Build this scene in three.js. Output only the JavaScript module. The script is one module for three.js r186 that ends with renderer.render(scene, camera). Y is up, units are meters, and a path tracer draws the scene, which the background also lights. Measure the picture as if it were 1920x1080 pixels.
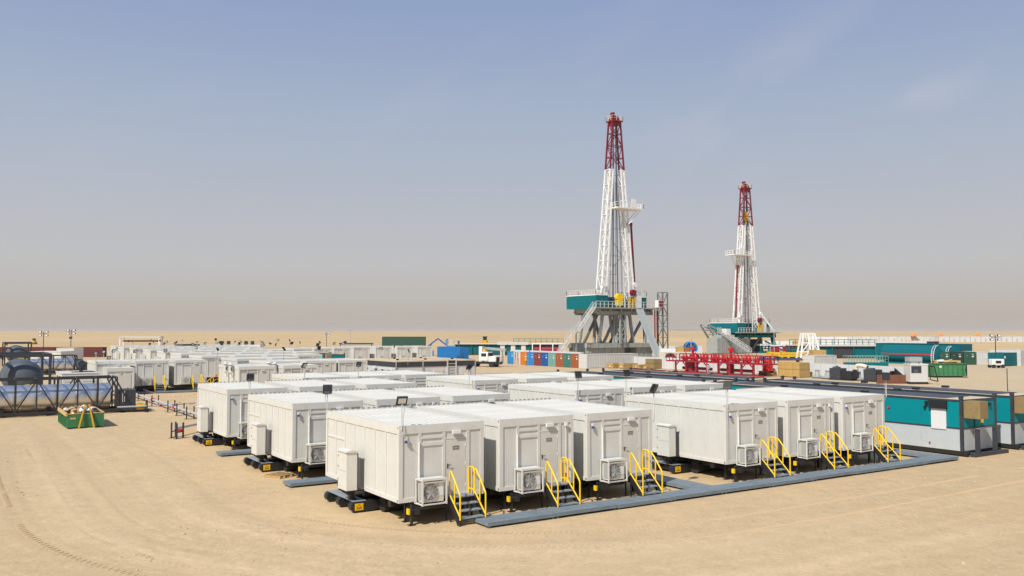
import * as THREE from 'three';
import { mergeGeometries } from 'three/addons/utils/BufferGeometryUtils.js';
import { ImprovedNoise } from 'three/addons/math/ImprovedNoise.js';
import { MarchingCubes } from 'three/addons/objects/MarchingCubes.js';
import { RoundedBoxGeometry } from 'three/addons/geometries/RoundedBoxGeometry.js';
const V = (x, y, z) => new THREE.Vector3(x, y, z);
const scene = new THREE.Scene();
const camera = new THREE.PerspectiveCamera(36.7, 16 / 9, 0.5, 60000);
camera.position.set(-13.59, 7, 28.6);
{ // level drone camera: 32.85 degrees off the rows of cabins, tilted up by 2.77 degrees
  const a = 32.85 * Math.PI / 180, p = 2.775 * Math.PI / 180;
  camera.lookAt(camera.position.clone().add(V(Math.sin(a) * Math.cos(p), Math.sin(p), -Math.cos(a) * Math.cos(p))));
}
scene.add(camera);
const noise = new ImprovedNoise();
const fbm = (x, y, z, o = 4) => { let s = 0, a = 0.5, f = 1; for (let i = 0; i < o; i++) { s += a * noise.noise(x * f, y * f, z * f + i * 7.3); a *= 0.5; f *= 2.03; } return s; };
const lerp = (a, b, t) => a + (b - a) * t, clamp = (x, a = 0, b = 1) => Math.min(b, Math.max(a, x)), smooth = (a, b, x) => { const t = clamp((x - a) / (b - a)); return t * t * (3 - 2 * t); };
let seed = 7; const rnd = () => { seed = (seed * 16807) % 2147483647; return seed / 2147483647; };
const EXPO = 1.2; // exposure of the photograph
const sRGB = (r, g, b) => new THREE.Color().setRGB(r / 255, g / 255, b / 255, THREE.SRGBColorSpace);
{ // hazy desert sky: pale dusty horizon, soft blue above, thin wisps of high cloud
  const W = 1024, H = 512, d = new Float32Array(W * H * 4);
  const stops = [[-90, 150, 128, 104], [-1, 186, 176, 165], [0, 187, 178, 168], [0.8, 187, 178, 168], [2, 190, 185, 179], [4.2, 192, 192, 193], [7.7, 184, 188, 197], [11.1, 174, 184, 200], [14.4, 165, 179, 201], [17.7, 154, 169, 199], [20.6, 145, 163, 198], [28, 133, 156, 196], [45, 124, 149, 192], [90, 116, 142, 186]]
    .map(([e, r, g, b]) => { const c = sRGB(r, g, b); return [e, c.r / EXPO, c.g / EXPO, c.b / EXPO]; });
  for (let j = 0; j < H; j++) {
    const el = (j + 0.5) / H * 180 - 90; let k = 0; while (k < stops.length - 2 && stops[k + 1][0] < el) k++;
    const A = stops[k], B = stops[k + 1], t = clamp((el - A[0]) / (B[0] - A[0]));
    for (let i = 0; i < W; i++) {
      const az = (i + 0.5) / W * 2 * Math.PI - Math.PI, ce = Math.cos(el * Math.PI / 180), x = Math.cos(az) * ce, z = Math.sin(az) * ce, y = Math.sin(el * Math.PI / 180);
      let c = [lerp(A[1], B[1], t), lerp(A[2], B[2], t), lerp(A[3], B[3], t)];
      if (y > 0.02) {
        const A = ((az * 180 / Math.PI + 34 + 540) % 360) - 180, q = A * 0.93 + el * 0.36, s = -A * 0.36 + el * 0.93; // thin streaks of high cloud, thickest to the right of the rigs
        const w = (smooth(0.02, 0.42, fbm(q * 0.085 + 3.1, s * 0.26, 1.7, 6) + 0.25 * fbm(q * 0.03, s * 0.06, 9.1, 2)) * (0.10 + 0.55 * Math.exp(-(A * A / 150 + (el - 13) * (el - 13) / 18))) + 0.1 * smooth(0, 0.4, fbm(q * 0.02, s * 0.05, 4.7, 3))) * smooth(0.05, 0.13, y) * (1 - smooth(0.6, 0.9, y));
        c = [lerp(c[0], 0.54 / EXPO, w), lerp(c[1], 0.555 / EXPO, w), lerp(c[2], 0.65 / EXPO, w)];
      }
      const o = (j * W + i) * 4; d[o] = c[0]; d[o + 1] = c[1]; d[o + 2] = c[2]; d[o + 3] = 1;
    }
  }
  const t = new THREE.DataTexture(d, W, H, THREE.RGBAFormat, THREE.FloatType); t.mapping = THREE.EquirectangularReflectionMapping; t.magFilter = t.minFilter = THREE.LinearFilter; t.wrapS = THREE.RepeatWrapping; t.needsUpdate = true;
  scene.background = t; scene.environment = t;
}
const sun = new THREE.DirectionalLight(new THREE.Color().setRGB(1, 0.955, 0.87), 4.1);
sun.position.set(-75, 83, 32).multiplyScalar(4); sun.target.position.set(40, 0, -60); sun.position.add(sun.target.position);
sun.castShadow = true; sun.shadow.mapSize.set(4096, 4096); sun.shadow.radius = 2;
Object.assign(sun.shadow.camera, { left: -220, right: 220, top: 220, bottom: -220, near: 1, far: 1200 });
scene.add(sun, sun.target);
const renderer = new THREE.WebGLRenderer({ antialias: true });
renderer.toneMapping = THREE.LinearToneMapping; renderer.toneMappingExposure = EXPO;
renderer.shadowMap.enabled = true;

// ---------- materials ----------
function tex(n, fn, rep, srgb = true) { // square tiling texture from fn(x, y in 0..1) -> [r, g, b] 0..1
  const d = new Uint8Array(n * n * 4);
  for (let j = 0; j < n; j++) for (let i = 0; i < n; i++) { const c = fn(i / n, j / n), o = (j * n + i) * 4; d[o] = clamp(c[0]) * 255; d[o + 1] = clamp(c[1]) * 255; d[o + 2] = clamp(c[2]) * 255; d[o + 3] = 255; }
  const t = new THREE.DataTexture(d, n, n); t.wrapS = t.wrapT = THREE.RepeatWrapping; t.magFilter = THREE.LinearFilter; t.minFilter = THREE.LinearMipmapLinearFilter; t.generateMipmaps = true;
  if (srgb) t.colorSpace = THREE.SRGBColorSpace; t.repeat.set(1 / rep, 1 / rep); t.needsUpdate = true; return t;
}
const tileN = (x, y, f, s, o = 3) => { // tiling noise on a torus-like blend
  if (x < 0.8 && y < 0.8) return fbm(x * f, y * f, s, o);
  const a = fbm(x * f, y * f, s, o), b = fbm((x - 1) * f, y * f, s, o), c = fbm(x * f, (y - 1) * f, s, o), e = fbm((x - 1) * f, (y - 1) * f, s, o), u = smooth(0.8, 1, x), v = smooth(0.8, 1, y);
  return lerp(lerp(a, b, u), lerp(c, e, u), v);
};
const M = {};
const mat = (n, r, g, b, rough = 0.6, o = {}) => (M[n] = Object.assign(new THREE.MeshStandardMaterial({ color: new THREE.Color().setRGB(r, g, b), roughness: rough, ...o }), { name: n }));
const phys = (n, r, g, b, rough, o) => (M[n] = Object.assign(new THREE.MeshPhysicalMaterial({ color: new THREE.Color().setRGB(r, g, b), roughness: rough, specularIntensity: 0.35, ...o }), { name: n }));
const grime = tex(512, (x, y) => { const v = 0.975 + 0.05 * tileN(x, y, 5, 2.1, 5) - 0.03 * smooth(0.1, 0.45, tileN(x, y, 14, 8.4, 3)); return [v, v * 0.995, v * 0.98]; }, 3.1);
const worn = tex(512, (x, y) => { const v = 0.93 + 0.16 * tileN(x, y, 6, 5.5, 5), s = smooth(0.12, 0.35, tileN(x, y, 11, 3.4, 4)); return [lerp(v, 0.80, s * 0.35), lerp(v, 0.72, s * 0.35), lerp(v, 0.6, s * 0.35)]; }, 2.7);
const fluted = tex(256, (x, y) => { const g = Math.abs(((x * 16) % 1) - 0.5); const v = g < 0.1 ? 0.2 : 0.8; return [v, v, v]; }, 1.28, false);
const dusty = tex(512, (x, y) => { const s = smooth(-0.12, 0.3, tileN(x, y, 4, 1.2, 5)); return [lerp(0.95, 1, s), lerp(0.94, 0.99, s), lerp(0.91, 0.97, s)]; }, 4.3);
mat('panel', 0.655, 0.652, 0.62, 0.5, { map: grime, bumpMap: fluted, bumpScale: 0.004 });
mat('white', 0.67, 0.667, 0.635, 0.45, { map: grime });
mat('roof', 0.66, 0.655, 0.625, 0.5, { map: dusty });
mat('door', 0.64, 0.628, 0.585, 0.45, { map: grime });
mat('plastic', 0.70, 0.70, 0.69, 0.35);
mat('cream', 0.60, 0.58, 0.51, 0.45, { map: grime });
mat('black', 0.018, 0.018, 0.02, 0.45); mat('blacksteel', 0.03, 0.031, 0.034, 0.5, { map: worn });
mat('rubber', 0.02, 0.02, 0.02, 0.85); mat('darkhole', 0.012, 0.012, 0.012, 0.9);
mat('walk', 0.19, 0.235, 0.27, 0.65, { map: worn }); mat('tread', 0.27, 0.31, 0.35, 0.6, { map: worn });
mat('yellow', 0.84, 0.53, 0.008, 0.4); mat('cater', 0.72, 0.42, 0.02, 0.5, { map: worn });
mat('gapshade', 0.20, 0.15, 0.10, 0.95); mat('grey', 0.42, 0.44, 0.44, 0.5); mat('pale', 0.6, 0.6, 0.58, 0.5, { map: grime });  // the dark brown is shade painted into the gaps of the roof ridges
mat('signplate', 0.22, 0.19, 0.16, 0.4); mat('red', 0.55, 0.02, 0.025, 0.4); mat('bluecap', 0.03, 0.06, 0.32, 0.5);
mat('fan', 0.34, 0.34, 0.33, 0.5); mat('fanhole', 0.15, 0.15, 0.15, 0.8); mat('lens', 0.75, 0.77, 0.8, 0.15); mat('amber', 0.75, 0.22, 0.03, 0.4);
mat('wood', 0.50, 0.34, 0.15, 0.8, { map: worn }); mat('crate', 0.52, 0.335, 0.11, 0.8, { map: worn }); mat('ply', 0.30, 0.21, 0.09, 0.85, { map: worn });
phys('teal', 0.0, 0.145, 0.172, 0.55, { map: grime }); phys('tealdark', 0.002, 0.125, 0.155, 0.5, { map: grime }); phys('tealbright', 0.0, 0.235, 0.275, 0.55, { map: grime });
mat('rail', 0.045, 0.05, 0.062, 0.5, { map: worn }); mat('cladding', 0.50, 0.54, 0.57, 0.5, { map: grime, bumpMap: fluted, bumpScale: 0.006 }); mat('slate', 0.115, 0.12, 0.14, 0.75, { map: worn });
mat('sandroof', 0.60, 0.50, 0.37, 0.95, { map: dusty });
mat('chrome', 0.74, 0.73, 0.72, 0.42, { metalness: 1 });
mat('slategrey', 0.075, 0.095, 0.122, 0.62, { map: grime }); mat('green', 0.045, 0.20, 0.075, 0.55, { map: worn }); mat('greenrib', 0.06, 0.24, 0.10, 0.55, { map: worn });
mat('timber', 0.68, 0.44, 0.16, 0.8, { map: worn });
mat('steel', 0.37, 0.395, 0.38, 0.5, { map: worn }); mat('steeldark', 0.19, 0.205, 0.20, 0.55, { map: worn }); mat('slide', 0.36, 0.40, 0.41, 0.45, { map: grime });
mat('mastwhite', 0.78, 0.77, 0.74, 0.45); mat('mastred', 0.19, 0.006, 0.018, 0.45); mat('mastrust', 0.66, 0.58, 0.47, 0.6);
mat('cable', 0.10, 0.10, 0.12, 0.5); mat('redpaint', 0.48, 0.012, 0.02, 0.4); mat('redrack', 0.30, 0.012, 0.03, 0.45); mat('redtank', 0.72, 0.02, 0.02, 0.35);
mat('blue', 0.012, 0.205, 0.54, 0.5, { map: worn }); mat('navy', 0.02, 0.05, 0.16, 0.5); mat('maroon', 0.145, 0.026, 0.026, 0.6, { map: worn }); mat('rust', 0.36, 0.105, 0.04, 0.7, { map: worn });
mat('orange', 0.66, 0.20, 0.02, 0.6, { map: worn }); mat('contblue', 0.01, 0.10, 0.37, 0.6, { map: worn }); mat('contlight', 0.03, 0.24, 0.58, 0.6, { map: worn }); mat('contgreen', 0.05, 0.19, 0.16, 0.6, { map: worn }); mat('contmint', 0.19, 0.38, 0.33, 0.6, { map: worn }); mat('contpurple', 0.23, 0.05, 0.05, 0.6, { map: worn });
mat('contdark', 0.03, 0.10, 0.065, 0.6, { map: worn }); mat('contdarker', 0.016, 0.05, 0.04, 0.6, { map: worn }); mat('contwhite', 0.60, 0.60, 0.59, 0.55, { map: grime });
mat('fence', 0.62, 0.63, 0.65, 0.5, { map: grime }); mat('glassdark', 0.03, 0.04, 0.05, 0.08); mat('skin', 0.20, 0.10, 0.06, 0.7); mat('cloth', 0.30, 0.32, 0.34, 0.9); mat('hivis', 0.55, 0.70, 0.03, 0.8); mat('denim', 0.06, 0.09, 0.16, 0.9);
mat('brown', 0.20, 0.075, 0.04, 0.7, { map: worn }); mat('bag', 0.02, 0.022, 0.035, 0.3); mat('card', 0.42, 0.28, 0.15, 0.85); mat('paper', 0.75, 0.76, 0.8, 0.7); mat('tapepink', 0.72, 0.32, 0.30, 0.6); mat('orangetent', 0.85, 0.20, 0.01, 0.7); mat('pipe', 0.42, 0.45, 0.48, 0.4);
mat('lit', 0.9, 0.9, 0.9, 0.3);

// ---------- builders ----------
const UB = new THREE.BoxGeometry(1, 1, 1), UC = new THREE.CylinderGeometry(1, 1, 1, 12), names = {};
const numbered = (n) => { const k = names[n] = (names[n] ?? -1) + 1; return k ? n + '_' + String(k).padStart(3, '0') : n; };
const sh = (m) => { m.castShadow = m.receiveShadow = true; return m; };
function boxUV(g) { // texture coordinates in metres from the piece's own shape
  const p = g.attributes.position, n = g.attributes.normal, uv = new Float32Array(p.count * 2);
  for (let i = 0; i < p.count; i++) {
    const ax = Math.abs(n.getX(i)), ay = Math.abs(n.getY(i)), az = Math.abs(n.getZ(i));
    if (ax > ay && ax > az) { uv[2 * i] = p.getZ(i); uv[2 * i + 1] = p.getY(i); } else if (ay > az) { uv[2 * i] = p.getX(i); uv[2 * i + 1] = p.getZ(i); } else { uv[2 * i] = p.getX(i); uv[2 * i + 1] = p.getY(i); }
  }
  g.setAttribute('uv', new THREE.BufferAttribute(uv, 2)); return g;
}
const gcache = new Map();
const gbox = (w, h, d) => { const k = [w, h, d].map((x) => x.toFixed(3)).join(); if (!gcache.has(k)) gcache.set(k, boxUV(new THREE.BoxGeometry(w, h, d))); return gcache.get(k); };
const put = (name, geo, m, parent, x = 0, y = 0, z = 0) => { const o = sh(new THREE.Mesh(geo, typeof m === 'string' ? M[m] : m)); o.name = name; o.position.set(x, y, z); parent.add(o); return o; };
// box part from min corner to max corner
const bx = (name, m, parent, x0, y0, z0, x1, y1, z1) => put(name, gbox(Math.abs(x1 - x0), Math.abs(y1 - y0), Math.abs(z1 - z0)), m, parent, (x0 + x1) / 2, (y0 + y1) / 2, (z0 + z1) / 2);
const _up = V(0, 1, 0);
function orient(o, a, b) { const d = b.clone().sub(a), L = d.length(); o.position.copy(a).addScaledVector(d, 0.5); o.quaternion.setFromUnitVectors(_up, d.divideScalar(L)); return L; }
// square or round bar as a part of its own
function bar(name, m, parent, a, b, t, t2 = t, round = false) { const o = sh(new THREE.Mesh(round ? UC : UB, M[m])); o.name = name; const L = orient(o, a, b); o.scale.set(round ? t / 2 : t, L, round ? t2 / 2 : t2); parent.add(o); return o; }
class MB { // several shapes of one part, merged
  constructor() { this.g = []; }
  add(g, x = 0, y = 0, z = 0) { const c = g.clone(); c.translate(x, y, z); this.g.push(c.index ? c.toNonIndexed() : c); return this; }
  box(x0, y0, z0, x1, y1, z1) { return this.add(new THREE.BoxGeometry(Math.abs(x1 - x0), Math.abs(y1 - y0), Math.abs(z1 - z0)), (x0 + x1) / 2, (y0 + y1) / 2, (z0 + z1) / 2); }
  bar(a, b, t, t2 = t, round = 0) {
    a = Array.isArray(a) ? V(...a) : a; b = Array.isArray(b) ? V(...b) : b;
    const o = new THREE.Object3D(), L = orient(o, a, b), g = round ? new THREE.CylinderGeometry(t / 2, t2 / 2, L, round) : new THREE.BoxGeometry(t, L, t2);
    o.updateMatrix(); g.applyMatrix4(o.matrix); this.g.push(g.toNonIndexed()); return this;
  }
  tube(pts, r, seg = 24, rs = 6) { this.g.push(new THREE.TubeGeometry(new THREE.CatmullRomCurve3(pts.map((p) => V(...p))), seg, r, rs).toNonIndexed()); return this; }
  rail(pts, h, t, step = 1.2, mid = true) { // guard rail along a polyline
    for (let i = 0; i < pts.length - 1; i++) {
      const A = V(...pts[i]), B = V(...pts[i + 1]), n = Math.max(1, Math.round(A.distanceTo(B) / step)), up = V(0, h, 0);
      this.bar(A.clone().add(up), B.clone().add(up), t); if (mid) this.bar(A.clone().addScaledVector(up, 0.5), B.clone().addScaledVector(up, 0.5), t * 0.8);
      for (let k = 0; k <= n; k++) { const q = A.clone().lerp(B, k / n); this.bar(q, q.clone().add(up), t); }
    } return this;
  }
  geo() { const g = mergeGeometries(this.g.map((x) => { for (const k of Object.keys(x.attributes)) if (!['position', 'normal', 'uv'].includes(k)) x.deleteAttribute(k); return x; })); return boxUV(g); }
  stuff(name, m, parent) { const o = this.build(name, m, parent); o.userData.kind = 'stuff'; return o; }
  build(name, m, parent) { return put(name, this.geo(), m, parent); }
}
function thing(name, label, category, x = 0, y = 0, z = 0, turn = 0, group) { const o = new THREE.Group(); o.name = numbered(name); o.position.set(x, y, z); o.rotation.y = turn; o.userData = { label, category }; if (group) o.userData.group = group; scene.add(o); return o; }
function tag(o, label, category, group) { o.userData = { label, category }; if (group) o.userData.group = group; return o; }
function dup(src, x, y, z, turn, label, group) { const o = src.clone(); o.name = numbered(src.name.replace(/_\d\d\d$/, '')); o.position.set(x, y, z); o.rotation.y = turn ?? src.rotation.y; o.userData = { ...src.userData }; if (label) o.userData.label = label; if (group) o.userData.group = group; scene.add(o); return o; }

// ---------- ground ----------
const RUTS = [[12.6, 0.13], [14.4, 0.13], [16.1, 0.12], [17.9, 0.12], [18.8, 0.15], [20.6, 0.15], [23.2, 0.12], [25.0, 0.12], [27.5, 0.14], [29.3, 0.14], [33, 0.15], [34.8, 0.15]];
{
  const cx = -13.59, cz = 28.6, a0 = 32.85 * Math.PI / 180, angs = [];
  for (let a = -0.72; a <= 0.7201; a += 0.0036) angs.push(a); for (let a = 0.8; a < 2 * Math.PI - 0.73; a += 0.09) angs.push(a);
  const rad = [0.5]; while (rad[rad.length - 1] < 40000) { const r = rad[rad.length - 1]; rad.push(r < 9 ? r + 1 : r * (r < 140 ? 1.0085 : 1.016)); }
  const nA = angs.length, nR = rad.length, P = new Float32Array(nA * nR * 3), C = new Float32Array(nA * nR * 3), UV = new Float32Array(nA * nR * 2), idx = [];
  for (let j = 0; j < nR; j++) for (let i = 0; i < nA; i++) {
    const r = rad[j], a = a0 + angs[i], x = cx + Math.sin(a) * r, z = cz - Math.cos(a) * r, u = x, v = -z, k = j * nA + i;
    // the haul road bends round the corner of the camp: rr runs across it, s along it
    let rr, s; if (u < 10 && v < 8) { rr = Math.hypot(10 - u, 8 - v); s = Math.atan2(8 - v, 10 - u) * 18; } else if (v >= 8) { rr = 10 - u; s = -(v - 8); } else { rr = 8 - v; s = 28.3 + u - 10; }
    const near = 1 - smooth(90, 160, r), camp = smooth(9.5, 12.5, rr), fine = near * camp;
    const wob = rr + 0.8 * noise.noise(rr * 0.2, s * 0.03, 5.1), streak = 0.7 * noise.noise(wob * 1.3, s * 0.022, 3.3) + 0.6 * noise.noise(wob * 3.4, s * 0.03, 8.8) + 0.5 * noise.noise(wob * 7.5, s * 0.045, 4.4), on = smooth(11, 15, rr) * (1 - smooth(24, 38, rr)) * smooth(-0.35, 0.15, noise.noise(rr * 0.12, s * 0.03, 2.6) + 0.1);
    const broad = noise.noise(wob * 0.42, s * 0.012, 6.6) + 0.5 * noise.noise(wob * 0.9, s * 0.02, 1.6);
    let rut = 0; for (const [rc, w] of RUTS) { const d = Math.abs(wob - rc); if (d < w * 3) rut += Math.exp(-d * d / (w * w)) * smooth(-0.25, 0.2, noise.noise(rc * 3.1, s * 0.05, 7.7)); }
    const lump = fbm(u * 0.55, v * 0.55, 4.1, 4), churn = smooth(0.02, 0.3, fbm(u * 0.09, v * 0.09, 6.2, 3) + 0.06), scuff = noise.noise(u * 3.1, v * 3.1, 1.1) + 0.5 * noise.noise(u * 6.3, v * 6.3, 2.1);
    let h = fine * (0.016 * on * streak - 0.014 * rut + 0.03 * lump * (0.2 + churn) + 0.045 * scuff * churn * (1 - on * 0.6));
    const far = smooth(240, 420, r); // low wind-blown swells and spoil ridges beyond the camp
    h += far * (2.2 * fbm(u * 0.004, v * 0.009, 2.2, 4) + 0.9 * smooth(0.05, 0.4, fbm(u * 0.03, v * 0.05, 12.2, 3)) * (1 - smooth(700, 1100, r))) * (1 + 0.5 * smooth(600, 2500, r));
    h -= 0.012 * smooth(0, 8, r) * (camp < 0.02 ? 0.2 : 0);
    P[3 * k] = x; P[3 * k + 1] = h; P[3 * k + 2] = z; UV[2 * k] = x; UV[2 * k + 1] = -z;
    const big = fbm(u * 0.03, v * 0.03, 0.4, 3), mid = fbm(u * 0.35, v * 0.35, 9.4, 3);
    let t = 1.015 + 0.13 * big + 0.05 * mid + near * (0.075 * on * streak + 0.07 * on * broad - 0.03 * rut - 0.06 * churn * clamp(-scuff)); const pale = clamp(on * near * (0.4 + 0.2 * streak + 0.5 * broad));
    t *= 1 + 0.10 * far * fbm(u * 0.002, v * 0.012, 5.5, 4) * 2; // bands of darker and paler sand in the distance
    C[3 * k] = lerp(0.575, 0.585, pale) * t; C[3 * k + 1] = lerp(0.422, 0.443, pale) * t; C[3 * k + 2] = lerp(0.240, 0.268, pale) * t;
    const yard = smooth(55, 80, u) * (1 - smooth(190, 260, r)) * smooth(-0.2, 0.25, fbm(u * 0.03, v * 0.03, 7.1, 2) + 0.2); C[3 * k] *= 1 - 0.02 * yard; C[3 * k + 1] *= 1 + 0.05 * yard; C[3 * k + 2] *= (1 + 0.16 * yard) * (1 - 0.10 * far); C[3 * k + 1] *= 1 - 0.02 * far; // packed grey yard, yellower dunes
    const warm = smooth(8, 22, u) * smooth(-4, -12, v) * smooth(-0.25, 0.2, fbm(u * 0.05, v * 0.08, 3.9, 3)); C[3 * k + 1] *= 1 - 0.02 * warm; C[3 * k + 2] *= 1 - 0.09 * warm;
  }
  for (let j = 0; j < nR - 1; j++) for (let i = 0; i < nA; i++) { const i2 = (i + 1) % nA, a = j * nA + i, b = j * nA + i2, c = a + nA, e = b + nA; idx.push(a, b, c, b, e, c); }
  const g = new THREE.BufferGeometry(); g.setAttribute('position', new THREE.BufferAttribute(P, 3)); g.setAttribute('color', new THREE.BufferAttribute(C, 3)); g.setAttribute('uv', new THREE.BufferAttribute(UV, 2)); g.setIndex(idx); g.computeVertexNormals();
  const n = g.attributes.normal; if (n.getY(nA * 20) < 0) { for (let i = 0; i < idx.length; i += 3) { const q = idx[i]; idx[i] = idx[i + 1]; idx[i + 1] = q; } g.setIndex(idx); g.computeVertexNormals(); }
  const grain = tex(1024, (x, y) => { const v = 0.95 + 0.07 * tileN(x, y, 9, 0.7, 5) + 0.10 * tileN(x, y, 60, 3.7, 3) - 0.07 * smooth(0.2, 0.42, tileN(x, y, 34, 6.1, 2)); return [v, v * 0.99, v * 0.975]; }, 7.3);
  const bump = tex(1024, (x, y) => { const v = 0.5 + 0.5 * tileN(x, y, 14, 2.9, 5) + 0.25 * tileN(x, y, 70, 1.9, 3); return [v, v, v]; }, 5.9, false);
  const m = new THREE.MeshStandardMaterial({ vertexColors: true, map: grain, bumpMap: bump, bumpScale: 0.022, roughness: 0.97 }); m.name = 'sand';
  const o = sh(new THREE.Mesh(g, m)); o.name = 'sand_ground'; o.userData.kind = 'structure'; scene.add(o);
  // loose clods and pebbles kicked up beside the tracks
  seed = 33; const cg = new THREE.IcosahedronGeometry(1, 1), cp = cg.attributes.position; for (let i = 0; i < cp.count; i++) { const k = 1 + 0.4 * noise.noise(cp.getX(i) * 2, cp.getY(i) * 2, cp.getZ(i) * 2); cp.setXYZ(i, cp.getX(i) * k, cp.getY(i) * k * 0.6, cp.getZ(i) * k); } cg.computeVertexNormals();
  const N = 3500, im = new THREE.InstancedMesh(cg, Object.assign(new THREE.MeshStandardMaterial({ color: new THREE.Color().setRGB(0.5, 0.365, 0.215), roughness: 1 }), { name: 'clod' }), N), mt = new THREE.Matrix4(), qt = new THREE.Quaternion(), ev = new THREE.Euler(); let n2 = 0, tries = 0;
  while (n2 < N && tries++ < 400000) { const u = -34 + rnd() * 100, v = -26 + rnd() * 92; if ((u > -1.5 && v > -2.4 && u < 45) || fbm(u * 0.09, v * 0.09, 6.2, 3) + 0.25 * rnd() * rnd() < 0.12) continue; const sc = 0.012 + 0.035 * rnd() ** 3; ev.set(rnd() * 0.6, rnd() * 6, rnd() * 0.6); mt.compose(V(u, 0.004, -v), qt.setFromEuler(ev), V(sc * (0.8 + rnd()), sc, sc * (0.8 + rnd()))); im.setMatrixAt(n2++, mt); }
  // tyre tread prints: low ridges of pressed sand along three wheel paths
  { const tg = boxUV(new THREE.BoxGeometry(0.26, 0.03, 0.055)), tm = Object.assign(new THREE.MeshStandardMaterial({ color: new THREE.Color().setRGB(0.56, 0.415, 0.245), roughness: 1 }), { name: 'pressed_sand' }), L = []; for (const [rc, a, b] of [[13.4, 6, 52], [15.3, 6, 52], [19.6, -22, 20], [21.5, -22, 20], [24.4, 10, 60], [26.2, 10, 60]]) for (let q = a; q < b; q += 0.13) { const rr = rc + 0.9 * noise.noise(rc > 20 ? 3 : rc > 16 ? 2 : 1, q * 0.035, 2.2); if (noise.noise(rc, q * 0.09, 5.5) < -0.12) continue; const th = q / 18; const [u, v, ang] = q < 0 ? [10 - rr, 8 - q, 0] : q < 28.3 ? [10 - rr * Math.cos(th), 8 - rr * Math.sin(th), th] : [q - 18.3, 8 - rr, Math.PI / 2]; L.push([u, v, ang]); }
    const tr = new THREE.InstancedMesh(tg, tm, L.length); L.forEach(([u, v, a], i) => { ev.set(0, a + (i % 2 ? 0.35 : -0.35), 0); tr.setMatrixAt(i, mt.compose(V(u, -0.004, -v), qt.setFromEuler(ev), V(1, 1, 1))); }); sh(tr); tr.name = 'tyre_tread_prints'; tr.userData = { kind: 'stuff', label: 'tyre tread prints pressed into the sand road', category: 'tracks' }; scene.add(tr); }
  im.count = n2; sh(im); im.name = 'sand_clods'; im.userData = { kind: 'stuff', label: 'loose clods and pebbles scattered over the sand', category: 'clods' }; scene.add(im);
}

// ---------- site cabins ----------
const CW = 3.55, CL = 7.2, Y0 = 0.8, Y1 = 3.55;
const corrugated = (() => { // ridged roof sheet, ridges run front to back
  const pts = [], n = 13, p = (CW - 0.28) / n; let x = 0.14; const y = Y1 - 0.06; pts.push([x, y]);
  for (let i = 0; i < n; i++) { pts.push([x + p * 0.3, y], [x + p * 0.4, y + 0.035], [x + p * 0.85, y + 0.035], [x + p * 0.95, y]); x += p; }
  pts.push([CW - 0.14, y]); const s = new THREE.Shape([...pts, [CW - 0.14, y - 0.05], [0.14, y - 0.05]].map(([a, b]) => new THREE.Vector2(a, b)));
  const g = new THREE.ExtrudeGeometry(s, { depth: CL - 0.16, bevelEnabled: false }); g.translate(0, 0, -(CL - 0.06)); return boxUV(g.toNonIndexed());
})();
const ringGeo = new THREE.TorusGeometry(1, 0.05, 5, 20), fanDisc = new THREE.CylinderGeometry(1, 1, 0.03, 24).rotateX(Math.PI / 2);
const fanBlades = (() => { const b = new MB(); for (let k = 0; k < 5; k++) { const g = new THREE.BoxGeometry(0.10, 0.22, 0.015).rotateY(0.5).translate(0, 0.13, 0).rotateZ(k * 1.2566); b.add(g); } b.add(new THREE.CylinderGeometry(0.05, 0.05, 0.05, 10).rotateX(Math.PI / 2)); return b.geo(); })();
const grille = (() => { const b = new MB(); for (let i = 0; i < 5; i++) b.add(new THREE.TorusGeometry(0.07 + i * 0.055, 0.006, 4, 22)); for (let k = 0; k < 6; k++) b.add(new THREE.BoxGeometry(0.6, 0.008, 0.008).rotateZ(k * Math.PI / 6)); return b.geo(); })();
const hazard = (() => { const c = document.createElement('canvas'); c.width = c.height = 64; const x = c.getContext('2d'); x.fillStyle = '#e8b400'; x.fillRect(0, 0, 64, 64); x.strokeStyle = '#222'; x.lineWidth = 4; x.beginPath(); x.moveTo(32, 10); x.lineTo(50, 38); x.lineTo(14, 38); x.closePath(); x.stroke(); x.fillStyle = '#222'; x.fillRect(12, 46, 40, 8); const t = new THREE.CanvasTexture(c); t.colorSpace = THREE.SRGBColorSpace; return new THREE.MeshStandardMaterial({ map: t, roughness: 0.4, name: 'hazard_plate' }); })();
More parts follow.
